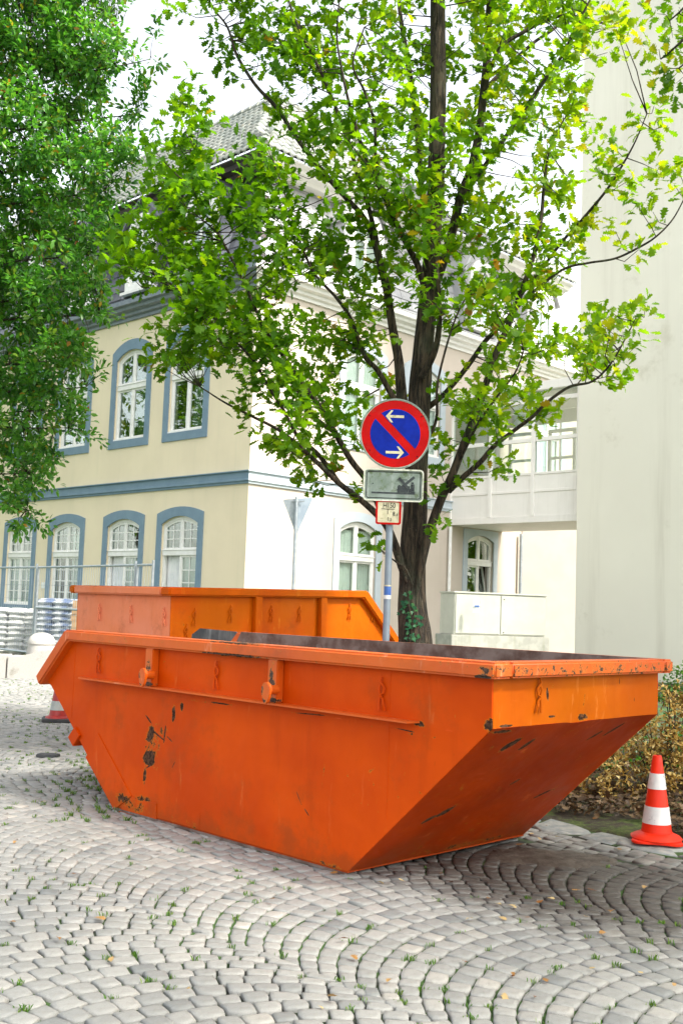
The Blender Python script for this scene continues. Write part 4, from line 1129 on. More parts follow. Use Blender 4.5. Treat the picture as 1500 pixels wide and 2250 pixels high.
# ------------------------------------------------------------------ back of the give-way sign
q = at(652, 1094, 22.4)
gw = tag(empty('give_way_sign', (q.x, q.y, 0)), 'bent triangular sign seen from the back on a thin post before the pale facade', 'road sign')
zt = q.z
MB().tube([(0, 0, -.1), (0, 0, zt + .02)], .035, 12).build('post', MAT['galv'], gw, smooth=True)
def tri(pts, d): 
    a = [Vector(p) for p in pts]; return MB().hexa(a, [p + Vector((0, -.004, 0)) for p in a])
tri([(0, .055, zt - .01), (-.27, .05, zt - .04), (-.285, .05, zt - .075), (0, .055, zt - .74)], 0).build('sign_panel', MAT['galv'], gw)
tri([(0.003, .055, zt - .01), (.31, .21, zt + .04), (.325, .215, zt + .0), (.02, .07, zt - .78)], 0).build('sign_panel', MAT['galvblue'], gw)
for z in (zt - .08, zt - .66): MB().box(-.11 if z > zt - .3 else -.05, .16 if z > zt - .3 else .05, .034, .05, z, z + .03).tube([(0, 0, z), (0, 0, z + .03)], .04, 12).build('clamp', MAT['galv'], gw)

# ------------------------------------------------------------------ traffic cones
MAT['coneorange'] = mat('cone_orange', (0.80, 0.030, 0.006), (0.72, 0.024, 0.006), 0.45, 6, spec=.25, dirt=(0.42, 0.05, 0.02), dirt_amt=(.6, .75), dirt_scale=9)
MAT['conewhite'] = mat('cone_reflective_white', (0.80, 0.78, 0.77), (0.68, 0.67, 0.67), 0.4, 10, dirt=(0.34, 0.33, 0.33), dirt_amt=(.58, .72), dirt_scale=11)
MAT['conered'] = mat('cone_faded_red', (0.36, 0.025, 0.02), (0.28, 0.02, 0.018), 0.5, 9, dirt=(0.14, 0.04, 0.03), dirt_scale=8)
MAT['conegrey'] = mat('cone_dirty_band', (0.42, 0.44, 0.42), (0.32, 0.34, 0.32), 0.5, 9, dirt=(0.2, 0.2, 0.18), dirt_scale=8)
MAT['rubber'] = mat('black_rubber', (0.03, 0.032, 0.036), (0.05, 0.052, 0.056), 0.7, 8, dirt=(0.12, 0.115, 0.10), dirt_scale=6)
def cone(name, loc, H, rt, rb, bands, mo, mw, base, label, rz=0.4, lean=0.0):
    root = tag(empty(name, loc, rz), label, 'traffic cone', 'traffic cones')
    root.rotation_euler = (lean, 0, rz)
    r = lambda z: rb + (rt - rb) * (z / H)
    t = .0025
    z = .03
    prof = [(r(.03), .03), (r(H) , H - .006), (r(H) - .004, H), (r(H) - .010, H), (r(H) - .012, H - .05)]
    MB().lathe(prof, n=36).build('body', mo, root, smooth=True)
    for z0, z1 in bands:
        b = MB(); n = 40
        for (rr_, zz) in ((r(z0), z0), (r(z0) + t, z0), (r(z1) + t, z1), (r(z1), z1)):
            for k in range(n):
                a = 2 * math.pi * k / n; b.v.append((rr_ * math.cos(a), rr_ * math.sin(a), zz))
        for i in range(3):
            for k in range(n): b.f.append((i * n + k, i * n + (k + 1) % n, (i + 1) * n + (k + 1) % n, (i + 1) * n + k))
        b.build('reflective_band', mw, root, smooth=True)
    if base == 'orange':
        MB().lathe([(rb + .055, .012), (rb + .060, .022), (rb + .045, .038), (rb + .018, .048), (rb - .004, .06)], n=36).build('collar', mo, root, smooth=True)
        pts = []
        for k in range(48):
            a = 2 * math.pi * k / 48; s = .155 + .055 * abs(math.cos(2 * a)) ** 3
            pts.append((s * math.cos(a), s * math.sin(a)))
        MB().prism(pts, .0, .016, lambda x, y, z: (x, y, z)).build('base', mo, root, smooth=True, bevel=.004)
    else:
        MB().box(-.19, .19, -.19, .19, 0, .045).build('base', MAT['rubber'], root, bevel=.012)
        MB().lathe([(rb + .035, .045), (rb + .03, .06), (rb + .0, .072)], n=30).build('collar', mo, root, smooth=True)
    return root
cr_ = at(1441, 1842, 7.25)
cone('traffic_cone', (cr_.x, cr_.y, .028), .56, .030, .108, [(.342, .444), (.117, .228)], MAT['coneorange'], MAT['conewhite'], 'orange',
     'bright orange and white traffic cone on the kerb before the dry shrub', 0.55)
cl = at(128, 1580, 13.1)
cone('traffic_cone', (cl.x, cl.y, .0), .62, .032, .118, [(.36, .47), (.14, .25)], MAT['conered'], MAT['conegrey'], 'black',
     'dirty dark red cone with black rubber base half hidden behind the front skip', 0.25)
pc2 = at(106, 1665, 10.2)
tag(MB().prism([(-.10, -.06), (.09, -.07), (.11, .03), (.02, .07), (-.09, .05)], 0, .03, lambda x, y, z: (pc2.x + x, pc2.y + y, z)).build('rubber_pad', MAT['rubber'], bevel=.006),
    'flat dark rubber pad lying on the cobbles left of the front skip', 'rubber pad')

# ------------------------------------------------------------------ cabinet
MAT['cabinet'] = mat('grey_cabinet_plastic', (0.46, 0.465, 0.40), (0.42, 0.425, 0.365), 0.5, 3, streak=((0.40, 0.42, 0.34), 12, 0.6))
MAT['concrete'] = mat('stained_concrete', (0.42, 0.41, 0.36), (0.33, 0.33, 0.29), 0.9, 6, 6, streak=((0.20, 0.22, 0.13), 9, 0.9), bump=0.4, bscale=60)
ca = at(998, 1300, 22.0); zt = ca.z; zb = at(998, 1394, 22.0).z
cab = tag(empty('utility_cabinet', (ca.x, ca.y, 0), R(17)), 'long pale grey utility cabinet on stained concrete plinth by the pale facade', 'cabinet')
MB().box(0, 2.10, 0, .75, zb, zt - .03).build('body', MAT['cabinet'], cab, bevel=.01)
MB().box(-.02, 2.12, -.025, .77, zt - .028, zt + .012).build('lid', MAT['cabinet'], cab, bevel=.01)
for a0, a1 in ((.03, 1.035), (1.055, 2.07)):
    MB().box(a0, a1, -.018, -.001, zb + .03, zt - .05).build('door', MAT['cabinet'], cab, bevel=.004)
MB().box(-.07, 2.16, -.06, .82, -.1, zb - .003).build('plinth', MAT['concrete'], cab, bevel=.012)
for x, z in ((1.12, zt - .12), (1.12, zb + .07)): MB().tube([(x, -.018, z), (x, -.026, z)], .012, 8).build('lock', MAT['black'], cab)
pn = at(1046, 1328, 21.85)
pap = tag(MB().add([(-.075, 0, -.17), (.07, -.015, -.16), (.085, -.02, -.02), (.055, 0, .13), (.0, .01, .16), (-.045, 0, .13), (-.065, -.01, .0)], [(0, 1, 2, 3, 4, 5, 6)]).build('paper_notice', MAT['stickerwhite'], fix=False),
          'crumpled white paper with blue arrow hanging on the utility cabinet', 'paper notice')
pap.location = pn; sm = pap.modifiers.new('t', 'SOLIDIFY'); sm.thickness = .006
link('blue_arrow', MB().prism([(-.04, -.05), (.03, -.05), (.03, -.065), (.065, -.035), (.03, -.005), (.03, -.02), (-.04, -.02)], .022, .024, lambda x, z, o: (x, -o, z)).mesh('blue_arrow', MAT['stickerblue']), pap)

# ------------------------------------------------------------------ granite blocks and bollard
MAT['granite'] = mat('pale_granite', (0.48, 0.46, 0.42), (0.38, 0.365, 0.34), 0.8, 60, 4, bump=0.5, bscale=80, bdist=0.006, dirt=(0.25, 0.24, 0.20), dirt_scale=3)
ga, gb, gc = at(-160, 1490, 19.8), at(20, 1490, 19.8), at(180, 1494, 19.8)
for (a, c_, lab) in ((ga, gb, 'pale granite block cut by the left picture edge behind the cobbles'), (gb, gc, 'pale granite block with swept top below the domed stone bollard')):
    x0, x1 = a.x + .012, c_.x - .012; z = .40
    prof = [(x0, -.1), (x1, -.1), (x1, z + .02)]
    if lab.startswith('pale granite block with'): prof += [(x0 + .85, z + .14), (x0 + .62, z + .13), (x0 + .42, z + .06), (x0 + .25, z + .01)]
    prof += [(x0, z)]
    tag(MB().prism(prof, 0, .42, lambda x, zz, o: (x, 19.6 + o, zz)).build('granite_block', MAT['granite'], bevel=.015, smooth=True), lab, 'granite block', 'granite blocks')
bq = at(91, 1430, 20.5)
bo = tag(empty('stone_bollard', (bq.x, bq.y, 0)), 'round domed granite bollard behind the granite blocks', 'bollard')
MB().lathe([(.28, 0), (.27, .45), (.245, .60)], n=32).build('shaft', MAT['granite'], bo, smooth=True)
MB().lathe([(.262, .602), (.262, .63), (.25, .68), (.215, .74), (.15, .79), (.07, .815), (.001, .82)], n=32).build('dome', MAT['granite'], bo, smooth=True)

# ------------------------------------------------------------------ construction fence
def fpost(px, z, y):
    p = at(px, 1300, y); return Vector((p.x, p.y, 0))
FP = [Vector((-10.8, 27.6, 0)), Vector((-6.50, 23.0, 0)), Vector((-3.66, 19.25, 0)), Vector((-3.24, 18.65, 0))]
FLAB = ['left galvanised mesh fence panel in front of the white sacks', 'wide galvanised mesh fence panel in front of the blue-wrapped pallet', 'narrow end piece of the mesh fence by the far skip']
for i in range(3):
    a, b_ = FP[i] + (FP[i + 1] - FP[i]).normalized() * .04, FP[i + 1] - (FP[i + 1] - FP[i]).normalized() * .04
    L = (b_ - a).length; ang = math.atan2(b_.y - a.y, b_.x - a.x)
    fr = tag(empty('fence_panel', a, ang), FLAB[i], 'fence panel', 'mesh construction fence panels')
    zt_ = 2.15
    for x in (0, L): MB().tube([(x, 0, .05), (x, 0, zt_ + (.06 if x else 0))], .026, 8).build('upright', MAT['galv'], fr, smooth=True)
    for z in (zt_ - .02, 1.27 if i == 1 else .30, .30 if i == 1 else .17): MB().tube([(0, 0, z), (L, 0, z)], .023, 8).build('rail', MAT['galv'], fr, smooth=True)
    b = MB(); n = int(L / .105)
    for k in range(1, n):
        x = L * k / n; b.tube([(x, 0, .3), (x, 0, zt_ - .02)], .0032, 3, caps=False)
    for z in (.55, .85, 1.15, 1.45, 1.75): b.tube([(0, .003, z), (L, .003, z)], .0032, 3, caps=False)
    tag(b.build('mesh_infill', MAT['galvblue'], fr, fix=False), kind='stuff')
    MB().box(-.12, .12, -.32, .32, 0, .13).build('foot', MAT['concrete'], fr, bevel=.02)
# ------------------------------------------------------------------ pallets of sacks
MAT['sack'] = mat('white_paper_sack', (0.50, 0.50, 0.47), (0.38, 0.39, 0.38), 0.6, 5, bump=0.6, bscale=14, bdist=0.02)
MAT['sackblue'] = mat('blue_wrapped_sack', (0.46, 0.48, 0.50), (0.07, 0.11, 0.22), 0.35, 3.2, 6, bump=0.9, bscale=9, bdist=0.04, lo=.44, hi=.56)
MAT['wood'] = mat('pallet_wood', (0.34, 0.22, 0.11), (0.24, 0.15, 0.075), 0.85, 5, streak=((0.14, 0.09, 0.05), 12, .6))
def film():
    m, t, p, o = M_new('stretch_film'); g = NG(t)
    gl = g.n('ShaderNodeBsdfGlossy'); gl.inputs['Roughness'].default_value = .18
    tr = g.n('ShaderNodeBsdfTransparent'); mx = g.n('ShaderNodeMixShader'); g.put(mx.inputs[0], g.ramp(g.noise(7, 5, .6, stretch=(1, 1, 3)), .4, .7, .04, .5))
    g.put(gl.inputs['Normal'], g.bump(g.noise(11, 5, .6), 1.0, .03))
    t.links.new(tr.outputs[0], mx.inputs[1]); t.links.new(gl.outputs[0], mx.inputs[2]); t.links.new(mx.outputs[0], o.inputs[0]); t.nodes.remove(p); return m
MAT['film'] = film()
def pillow(w, d, h, seed):
    rr = random.Random(seed); V = []; F = []; n = 8
    for side in (1, -1):
        for i in range(n + 1):
            for j in range(n + 1):
                a, c_ = i / n * 2 - 1, j / n * 2 - 1
                e = (1 - a ** 4) ** .5 * (1 - c_ ** 4) ** .5
                V.append((a * w / 2, c_ * d / 2, side * h / 2 * e * (1 + .1 * mnoise.noise(Vector((a * 2 + seed, c_ * 2, side)))) + h / 2))
    for s in range(2):
        for i in range(n):
            for j in range(n):
                a = s * (n + 1) ** 2 + i * (n + 1) + j; F.append((a, a + 1, a + n + 2, a + n + 1))
    return np_mesh('sack', V, F, None, smooth=True)
def wood_pallet(parent, x, y, z, W_=1.2, D_=.8, nm='wooden_board'):
    for k in range(5): link('pallet_board', MB().box(x + k * (W_ - .13) / 4, x + k * (W_ - .13) / 4 + .13, y, y + D_, z + .12, z + .14).mesh('pallet_board', MAT['wood']), parent)
    for k in range(3):
        for q_ in range(3):
            link('pallet_block', MB().box(x + k * (W_ - .12) / 2, x + k * (W_ - .12) / 2 + .12, y + q_ * (D_ - .1) / 2, y + q_ * (D_ - .1) / 2 + .1, z + .022, z + .098).mesh('pallet_block', MAT['wood']), parent)
    for q_ in range(3): 
        link('pallet_board', MB().box(x, x + W_, y + q_ * (D_ - .1) / 2, y + q_ * (D_ - .1) / 2 + .1, z, z + .02).box(x, x + W_, y + q_ * (D_ - .1) / 2, y + q_ * (D_ - .1) / 2 + .1, z + .1, z + .118).mesh('pallet_board', MAT['wood']), parent)
pil = [pillow(.43, .64, .185, k) for k in range(4)]
def sack_pallet(loc, rz, layers, label, matname, name='sack_pallet'):
    root = tag(empty(name, loc, rz), label, 'pallet of sacks')
    wood_pallet(root, -.6, -.4, 0)
    meshes = []
    for me in pil:
        m2 = me.copy(); m2.materials.append(MAT[matname]); meshes.append(m2)
    for L in range(layers):
        for k in range(3):
            for j in (-1, 1):
                link('sack', meshes[(L + k) % 4], root, loc=(-.40 + .40 * k + rng.uniform(-.02, .02), j * .30 * (.7), .14 + L * .128), rot=(rng.uniform(-.05, .05), rng.uniform(-.05, .05), rng.uniform(-.08, .08)), scale=(1, .66, 1))
    n = 60; V = []; F = []
    H_ = .14 + layers * .128 + .03
    for i in range(13):
        z = .1 + (H_ - .1) * i / 12
        for k in range(n):
            a = 2 * math.pi * k / n; s = 1 / (abs(math.cos(a)) ** 6 + abs(math.sin(a)) ** 6) ** (1 / 6)
            q_ = 1 + .02 * mnoise.noise(Vector((a * 3, z * 5, 0)))
            V.append((.66 * s * math.cos(a) * q_, .46 * s * math.sin(a) * q_, z))
    for i in range(12):
        for k in range(n): F.append((i * n + k, i * n + (k + 1) % n, (i + 1) * n + (k + 1) % n, (i + 1) * n + k))
    link('stretch_film', np_mesh('stretch_film', V, F, MAT['film'], smooth=True), root)
    return root
wp = at(48, 1420, 25.2); sack_pallet((wp.x - .1, 25.2, 0), .12, 8, 'pallet of white sacks wrapped in clear film behind the mesh fence', 'sack')
wp = at(148, 1400, 24.6); sack_pallet((wp.x, 24.6, 0), -.2, 10, 'taller pallet of blue-printed sacks in wrinkled film behind the fence', 'sackblue')
wp = at(178, 1400, 22.8)
for k, lab in enumerate(('lowest', 'second lowest', 'third', 'fourth', 'fifth', 'sixth', 'seventh', 'eighth', 'ninth', 'tenth')):
    r_ = tag(empty('wooden_pallet', (wp.x + .45 + rng.uniform(-.03, .03), 22.8, k * .145), .1 + rng.uniform(-.03, .03)),
             ('empty wooden pallet, %s of the stack beside the far skip' % lab) if k < 9 else 'topmost empty wooden pallet of the stack beside the far skip', 'pallet', 'stack of empty pallets')
    wood_pallet(r_, -.6, -.4, 0)

# ------------------------------------------------------------------ oak in the middle
OD = 10.0
npr = np.random.default_rng(5)
def smooth_path(pts, n=6):
    """Catmull-Rom through (x,y,z,r) tuples"""
    P = [np.array(p, float) for p in pts]; P = [2 * P[0] - P[1]] + P + [2 * P[-1] - P[-2]]
    out = []
    for i in range(1, len(P) - 2):
        for k in range(n):
            t = k / n; a, b, c, d = P[i - 1], P[i], P[i + 1], P[i + 2]
            out.append(0.5 * ((2 * b) + (-a + c) * t + (2 * a - 5 * b + 4 * c - d) * t * t + (-a + 3 * b - 3 * c + d) * t ** 3))
    out.append(P[-2]); return np.array(out)

oak = tag(empty('oak_tree', (.71, OD, 0)), 'tall oak with dark furrowed trunk and bright lobed leaves behind the sign post', 'tree')
OB = Vector((.71, OD, 0))
TR = [(912, 1700, 88), (911, 1560, 86), (912, 1440, 84), (911, 1400, 80), (905, 1340, 70), (905, 1280, 66), (907, 1200, 62), (912, 1120, 58), (915, 1030, 56), (918, 940, 56),
      (922, 860, 56), (928, 780, 50), (936, 700, 47), (945, 600, 44), (952, 500, 42), (957, 400, 42), (960, 300, 42), (962, 180, 40), (961, 60, 38), (962, -80, 34),
      (965, -260, 26), (968, -460, 16), (970, -600, 6)]
def px_path(lst, y0, y1, bow=0.0):
    out = []
    for i, (px, py, w) in enumerate(lst):
        f = i / (len(lst) - 1); y = y0 + (y1 - y0) * f + bow * math.sin(f * math.pi)
        p = at(px, py, y) - OB; out.append((p.x, p.y, p.z, w / 2 / FPX * y))
    return smooth_path(out)
def rough_tube(path, n=16, amp=0.05, seed=0, flare=None):
    V = []; F = []
    m_ = len(path); nrm = None
    for i in range(m_):
        p = Vector(path[i][:3]); t = (Vector(path[min(i + 1, m_ - 1)][:3]) - Vector(path[max(i - 1, 0)][:3])).normalized()
        nrm = t.orthogonal().normalized() if nrm is None else (nrm - t * nrm.dot(t)).normalized()
        bn = t.cross(nrm)
        for k in range(n):
            a = 2 * math.pi * k / n
            r = path[i][3] * (1 + amp * mnoise.noise(Vector((math.cos(a) * 1.6 + seed, math.sin(a) * 1.6, p.z * 2.0))) + amp * .5 * mnoise.noise(Vector((math.cos(a) * 5 + seed, math.sin(a) * 5, p.z * 5))))
            V.append(tuple(p + (nrm * math.cos(a) + bn * math.sin(a)) * r))
    for i in range(m_ - 1):
        for k in range(n): F.append((i * n + k, i * n + (k + 1) % n, (i + 1) * n + (k + 1) % n, (i + 1) * n + k))
    return V, F
tp = px_path(TR, OD, OD)
tp[:, 3] *= .90
V, F = rough_tube(tp, 40, .07)
link('trunk', np_mesh('trunk', V, F, MAT['bark'], smooth=True), oak)
LIMBS = [  # px path with widths, depth start -> end
    ([(908, 1350, 10), (897, 1295, 18), (880, 1240, 22), (866, 1195, 22), (845, 1150, 20), (800, 1105, 17), (745, 1062, 15), (690, 1010, 12), (620, 950, 9), (548, 912, 7), (495, 885, 5), (440, 850, 3)], 10, 9.3),
    ([(745, 1062, 13), (700, 1000, 12), (655, 960, 10), (622, 900, 9), (590, 850, 8), (555, 790, 7), (500, 735, 5), (440, 690, 4), (395, 640, 3)], 9.8, 9.0),
    ([(845, 1150, 18), (815, 1070, 17), (770, 1010, 16), (735, 950, 16), (700, 890, 14), (655, 830, 12), (620, 780, 11), (580, 720, 9), (545, 640, 8), (505, 560, 7), (475, 500, 5), (455, 430, 4), (430, 330, 3), (412, 230, 2)], 9.9, 9.2),
    ([(735, 950, 13), (690, 915, 12), (650, 850, 11), (610, 790, 9), (570, 745, 7), (505, 725, 5), (470, 700, 3)], 9.7, 9.9),
    ([(880, 890, 18), (862, 870, 16), (830, 815, 14), (800, 780, 12), (770, 700, 10), (735, 650, 8), (690, 600, 7), (655, 520, 5), (630, 440, 4), (600, 350, 2)], 10.0, 9.6),
    ([(893, 960, 34), (882, 870, 30), (875, 790, 26), (862, 720, 24), (850, 640, 22), (835, 580, 20), (822, 530, 18), (800, 480, 15), (765, 440, 14), (720, 390, 13), (660, 315, 12), (610, 240, 11), (560, 185, 9), (520, 120, 8), (500, 60, 6), (470, 20, 5), (440, -30, 4)], 9.95, 10.4),
    ([(838, 590, 14), (825, 520, 14), (805, 440, 13), (785, 380, 12), (765, 310, 11), (735, 230, 10), (705, 160, 9), (670, 90, 7), (640, 20, 6), (620, -60, 4)], 10.2, 9.6),
    ([(935, 650, 18), (920, 590, 17), (890, 530, 16), (860, 470, 15), (835, 410, 14), (805, 350, 12), (785, 290, 10), (765, 220, 8), (750, 150, 7), (740, 80, 5), (745, 0, 4)], 9.95, 9.3),
    ([(835, 410, 10), (825, 340, 9), (822, 270, 8), (800, 200, 7), (775, 140, 5), (800, 60, 4)], 9.7, 9.2),
    ([(908, 1330, 10), (922, 1262, 20), (938, 1185, 24), (965, 1105, 24), (990, 1050, 22), (1015, 985, 21), (1040, 920, 20), (1062, 860, 19), (1080, 800, 18), (1105, 740, 17), (1130, 680, 15), (1152, 620, 14), (1172, 560, 12), (1188, 480, 10), (1195, 400, 8), (1210, 320, 5), (1250, 240, 3)], 9.9, 9.5),
    ([(985, 1080, 16), (1015, 1050, 15), (1055, 1015, 14), (1085, 980, 13), (1130, 945, 11), (1170, 915, 10), (1200, 885, 9), (1250, 850, 8), (1300, 838, 6), (1340, 800, 5), (1375, 740, 4), (1400, 690, 2)], 9.8, 9.0),
    ([(930, 900, 20), (960, 880, 15), (990, 850, 14), (1030, 800, 13), (1065, 750, 12), (1100, 715, 11), (1140, 670, 10), (1190, 625, 8), (1240, 590, 7), (1290, 578, 6), (1350, 568, 6), (1400, 545, 6), (1440, 520, 5), (1478, 480, 4), (1510, 420, 3)], 10.05, 9.4),
    ([(1120, 695, 9), (1150, 640, 9), (1190, 590, 8), (1235, 530, 8), (1280, 480, 8), (1330, 420, 7), (1365, 365, 6), (1395, 310, 4), (1420, 250, 3)], 10.0, 9.2),
    ([(950, 640, 30), (975, 570, 26), (995, 500, 25), (1012, 430, 25), (1035, 370, 24), (1050, 300, 23), (1060, 220, 22), (1068, 140, 22), (1072, 60, 20), (1078, -40, 18), (1085, -200, 12), (1090, -350, 6)], 10.1, 10.5),
    ([(1010, 440, 16), (1045, 390, 14), (1090, 330, 12), (1130, 270, 11), (1165, 220, 11), (1200, 170, 10), (1235, 120, 9), (1265, 60, 8), (1290, 10, 6), (1330, -60, 4)], 10.15, 9.6),
    ([(1062, 200, 12), (1095, 110, 11), (1150, 70, 10), (1210, 40, 9), (1260, 35, 7), (1320, 50, 5), (1350, 60, 3)], 10.3, 10.0),
    ([(1070, 190, 12), (1110, 150, 10), (1170, 95, 9), (1220, 60, 8), (1280, 0, 6)], 10.4, 10.8),
    ([(955, 560, 14), (930, 450, 14), (918, 300, 15), (905, 200, 16), (893, 120, 14), (880, 40, 12), (870, -60, 9)], 10.3, 11.0),
    ([(926, 830, 22), (955, 770, 18), (965, 700, 15), (962, 620, 12), (950, 540, 10), (930, 480, 8)], 9.85, 9.5),
    ([(935, 980, 9), (958, 920, 8), (960, 850, 7), (975, 780, 6), (1000, 700, 5), (1030, 640, 4)], 9.8, 9.4),
    ([(905, 1285, 8), (890, 1250, 7), (870, 1235, 5), (845, 1215, 3), (830, 1200, 2)], 9.85, 9.6),
    ([(990, 1050, 8), (1020, 990, 8), (1050, 930, 7), (1085, 880, 6), (1130, 820, 5), (1150, 770, 3)], 9.85, 9.2),
]
all_nodes = []
for i, (lst, y0, y1) in enumerate(LIMBS):
    pth = px_path(lst, y0, y1); pth[:, 3] *= .84; V, F = rough_tube(pth, 12, .08, seed=i * 3.1)
    link('limb', np_mesh('limb', V, F, MAT['bark'], smooth=True), oak)
    all_nodes.append(pth[2:])
all_nodes.append(tp[90:]) 
NODES = np.concatenate(all_nodes)

BL = [(400,215,45,9.3),(420,300,55,9.3),(445,370,50,9.3),(370,330,50,9.2),(370,430,60,9.2),(440,440,65,9.3),(310,500,50,9.1),(300,560,50,9.1),(265,560,30,9.0),(350,560,60,9.1),(430,520,70,9.2),
 (590,350,50,9.6),(560,410,60,9.5),(520,470,60,9.4),(620,430,65,9.7),(400,620,75,9.1),(480,600,80,9.3),(400,700,55,9.1),(350,740,30,9.0),(370,800,40,9.0),(440,770,60,9.2),(500,700,80,9.4),(560,770,80,9.5),
 (600,680,85,9.6),(640,590,90,9.8),(700,530,90,9.9),(560,850,55,9.4),(620,880,60,9.5),(650,950,60,9.6),(600,965,40,9.5),(700,980,55,9.7),(735,900,70,9.8),(700,820,80,9.8),(765,760,80,10.1),(745,680,80,10.1),
 (820,860,50,10.2),(705,1045,35,9.7),(780,1080,20,9.8),(800,960,35,9.9),(395,12,28,10.3),(500,90,35,10.4),(500,165,22,10.3),(470,20,35,10.4),(560,60,65,10.3),(640,60,80,10.0),(625,150,75,10.1),(720,120,90,9.8),
 (660,235,65,10.2),(760,220,90,9.7),(700,330,80,10.0),(830,100,85,9.6),(800,320,90,9.7),(870,200,55,9.6),(870,400,90,9.8),(820,440,80,9.9),(900,490,75,9.7),(780,560,70,10.1),(860,600,50,10.2),(820,680,50,10.3),
 (960,330,60,9.6),(1000,420,85,9.8),(1040,520,75,9.9),(960,540,60,9.6),(955,640,55,9.5),(1010,640,50,9.8),(1050,60,70,10.2),(1130,60,80,10.1),(1220,60,80,10.0),(1300,50,65,9.8),(1365,45,40,9.8),(1100,170,75,10.2),
 (1200,180,75,9.9),(1270,140,55,9.7),(1325,110,25,9.7),(1180,290,75,9.8),(1260,250,45,9.7),(1285,225,22,9.7),(1110,380,75,10.0),(1200,400,60,9.7),(1060,300,55,10.1),(1265,330,25,9.6),(1320,335,42,9.4),(1400,375,45,9.3),
 (1425,225,26,9.3),(1475,280,30,9.3),(1405,265,16,9.3),(1375,430,30,9.4),(1340,500,28,9.5),(1290,480,32,9.6),(1245,530,55,9.7),(1445,450,25,9.4),(1405,540,14,9.4),(1180,520,60,9.8),(1110,500,55,9.9),
 (1420,665,24,9.1),(1385,695,32,9.1),(1330,715,45,9.2),(1360,765,42,9.1),(1370,825,32,9.1),(1300,760,50,9.3),(1240,790,62,9.4),(1180,760,55,9.6),(1120,745,60,9.7),(1050,700,60,9.8),(1150,660,60,9.8),(1210,600,45,9.8),
 (1090,610,60,9.8),(1060,840,65,9.7),(1140,850,60,9.5),(1200,885,45,9.4),(1000,860,50,9.8),(965,960,35,9.6),(1040,945,45,9.7),(1095,950,42,9.5),(1110,1005,22,9.4),(965,1060,38,9.6),(1050,1050,26,9.6),(980,1160,26,9.6),
 (825,1195,30,9.6),(1480,395,22,9.4),(1500,390,20,9.4),
 (880,-60,110,9.8),(700,-80,110,9.8),(1050,-80,120,10.2),(1200,-70,110,10.0),(540,-60,90,10.2),(960,-230,160,10.2),(1120,-220,130,10.3),(760,-220,140,10.0),(960,-420,150,10.3),
 (930,150,60,10.6),(1010,200,60,10.7),(900,300,70,10.7),(1000,100,60,10.7)]
cl = []
for (cx, cy, r, d) in BL:
    n = max(1, int((r / 24.0) ** 2 * (1.2 if (cx < 640 and cy > 200) else .92) + .4))
    for k in range(n):
        a = npr.uniform(0, 2 * np.pi); q = r * math.sqrt(npr.uniform(0, 1)) * .95
        dd = d + npr.normal(0, .38 if r > 40 else .15)
        p = at(cx + q * math.cos(a), cy + q * math.sin(a), dd) - OB
        cl.append((p.x, p.y, p.z))
cl = np.array(cl)
tw = MB(); P = []; D = []; UPV = []; S = []; A = []
CENT = np.array((0, 0, 4.2))
for c in cl:
    d2 = ((NODES[:, :3] - c) ** 2).sum(1) + np.maximum(0, NODES[:, 2] - c[2] + .05) * 1.2
    j = int(np.argmin(d2)); b = NODES[j, :3]
    v = c - b; L = np.linalg.norm(v)
    if L > 1.1: b = c - v / L * .6; 
    midp = (b + c) / 2 + npr.normal(0, .04, 3) * (L + .2) + np.array((0, 0, -.03))
    r0 = min(.010, .004 + .004 * L)
    tw.tube([tuple(b), tuple(midp), tuple(c)], [r0, r0 * .7, .0025], 4, caps=False)
    tdir = (c - midp); tdir /= np.linalg.norm(tdir) + 1e-6
    nl = npr.integers(15, 25)
    base_tone = npr.normal(0, .10)
    for k in range(nl):
        f = npr.uniform(-.25, .16)
        basep = c + tdir * f * .8 + npr.normal(0, .035, 3)
        out = npr.normal(0, 1, 3); out -= tdir * out.dot(tdir); out /= np.linalg.norm(out)
        dr_ = out * npr.uniform(.7, 1.1) + tdir * npr.uniform(.1, 1.0) + np.array((0, 0, -.18 + npr.uniform(-.25, .25)))
        dr_ /= np.linalg.norm(dr_)
        upv = np.array((0, 0, 1.0)) + npr.normal(0, .55, 3)
        P.append(basep + dr_ * .015); D.append(dr_); UPV.append(upv); S.append(npr.uniform(.075, .128))
        A.append(base_tone)
P = np.array(P); D = np.array(D); UPV = np.array(UPV); S = np.array(S); A = np.array(A)
# sunlit side put into the leaf colour: yellower to the right, deeper on the left
xr = P[:, 0]
A = np.clip(.50 + .16 * np.clip(xr / 1.6, -1, 1) + A + npr.normal(0, .13, len(A)), 0, .9)
brown = npr.uniform(0, 1, len(A)) < np.where((np.abs(xr - .1) < .5) & (P[:, 2] > 3.8) & (P[:, 2] < 5.2), .05, .006)
A[brown] = npr.uniform(.96, 1, brown.sum())
tag(link('twigs', tw.mesh('twigs', MAT['bark'], fix=False, smooth=True), oak), kind='stuff')
wp_ = P + np.array(OB)
fr_ = np.abs(wp_[:, 0]) < .30 * wp_[:, 1]
pref = wp_[:, 1] + np.where(fr_ & (wp_[:, 2] < 6.6), 0, 50) - 6 * (S - .1)
plant_leaves(oak, P, D, UPV, S, A, OAK, MAT['oakleaf'], 300, 'leaf', 'foliage', pref)
print('oak leaves', len(P), 'clusters', len(cl))

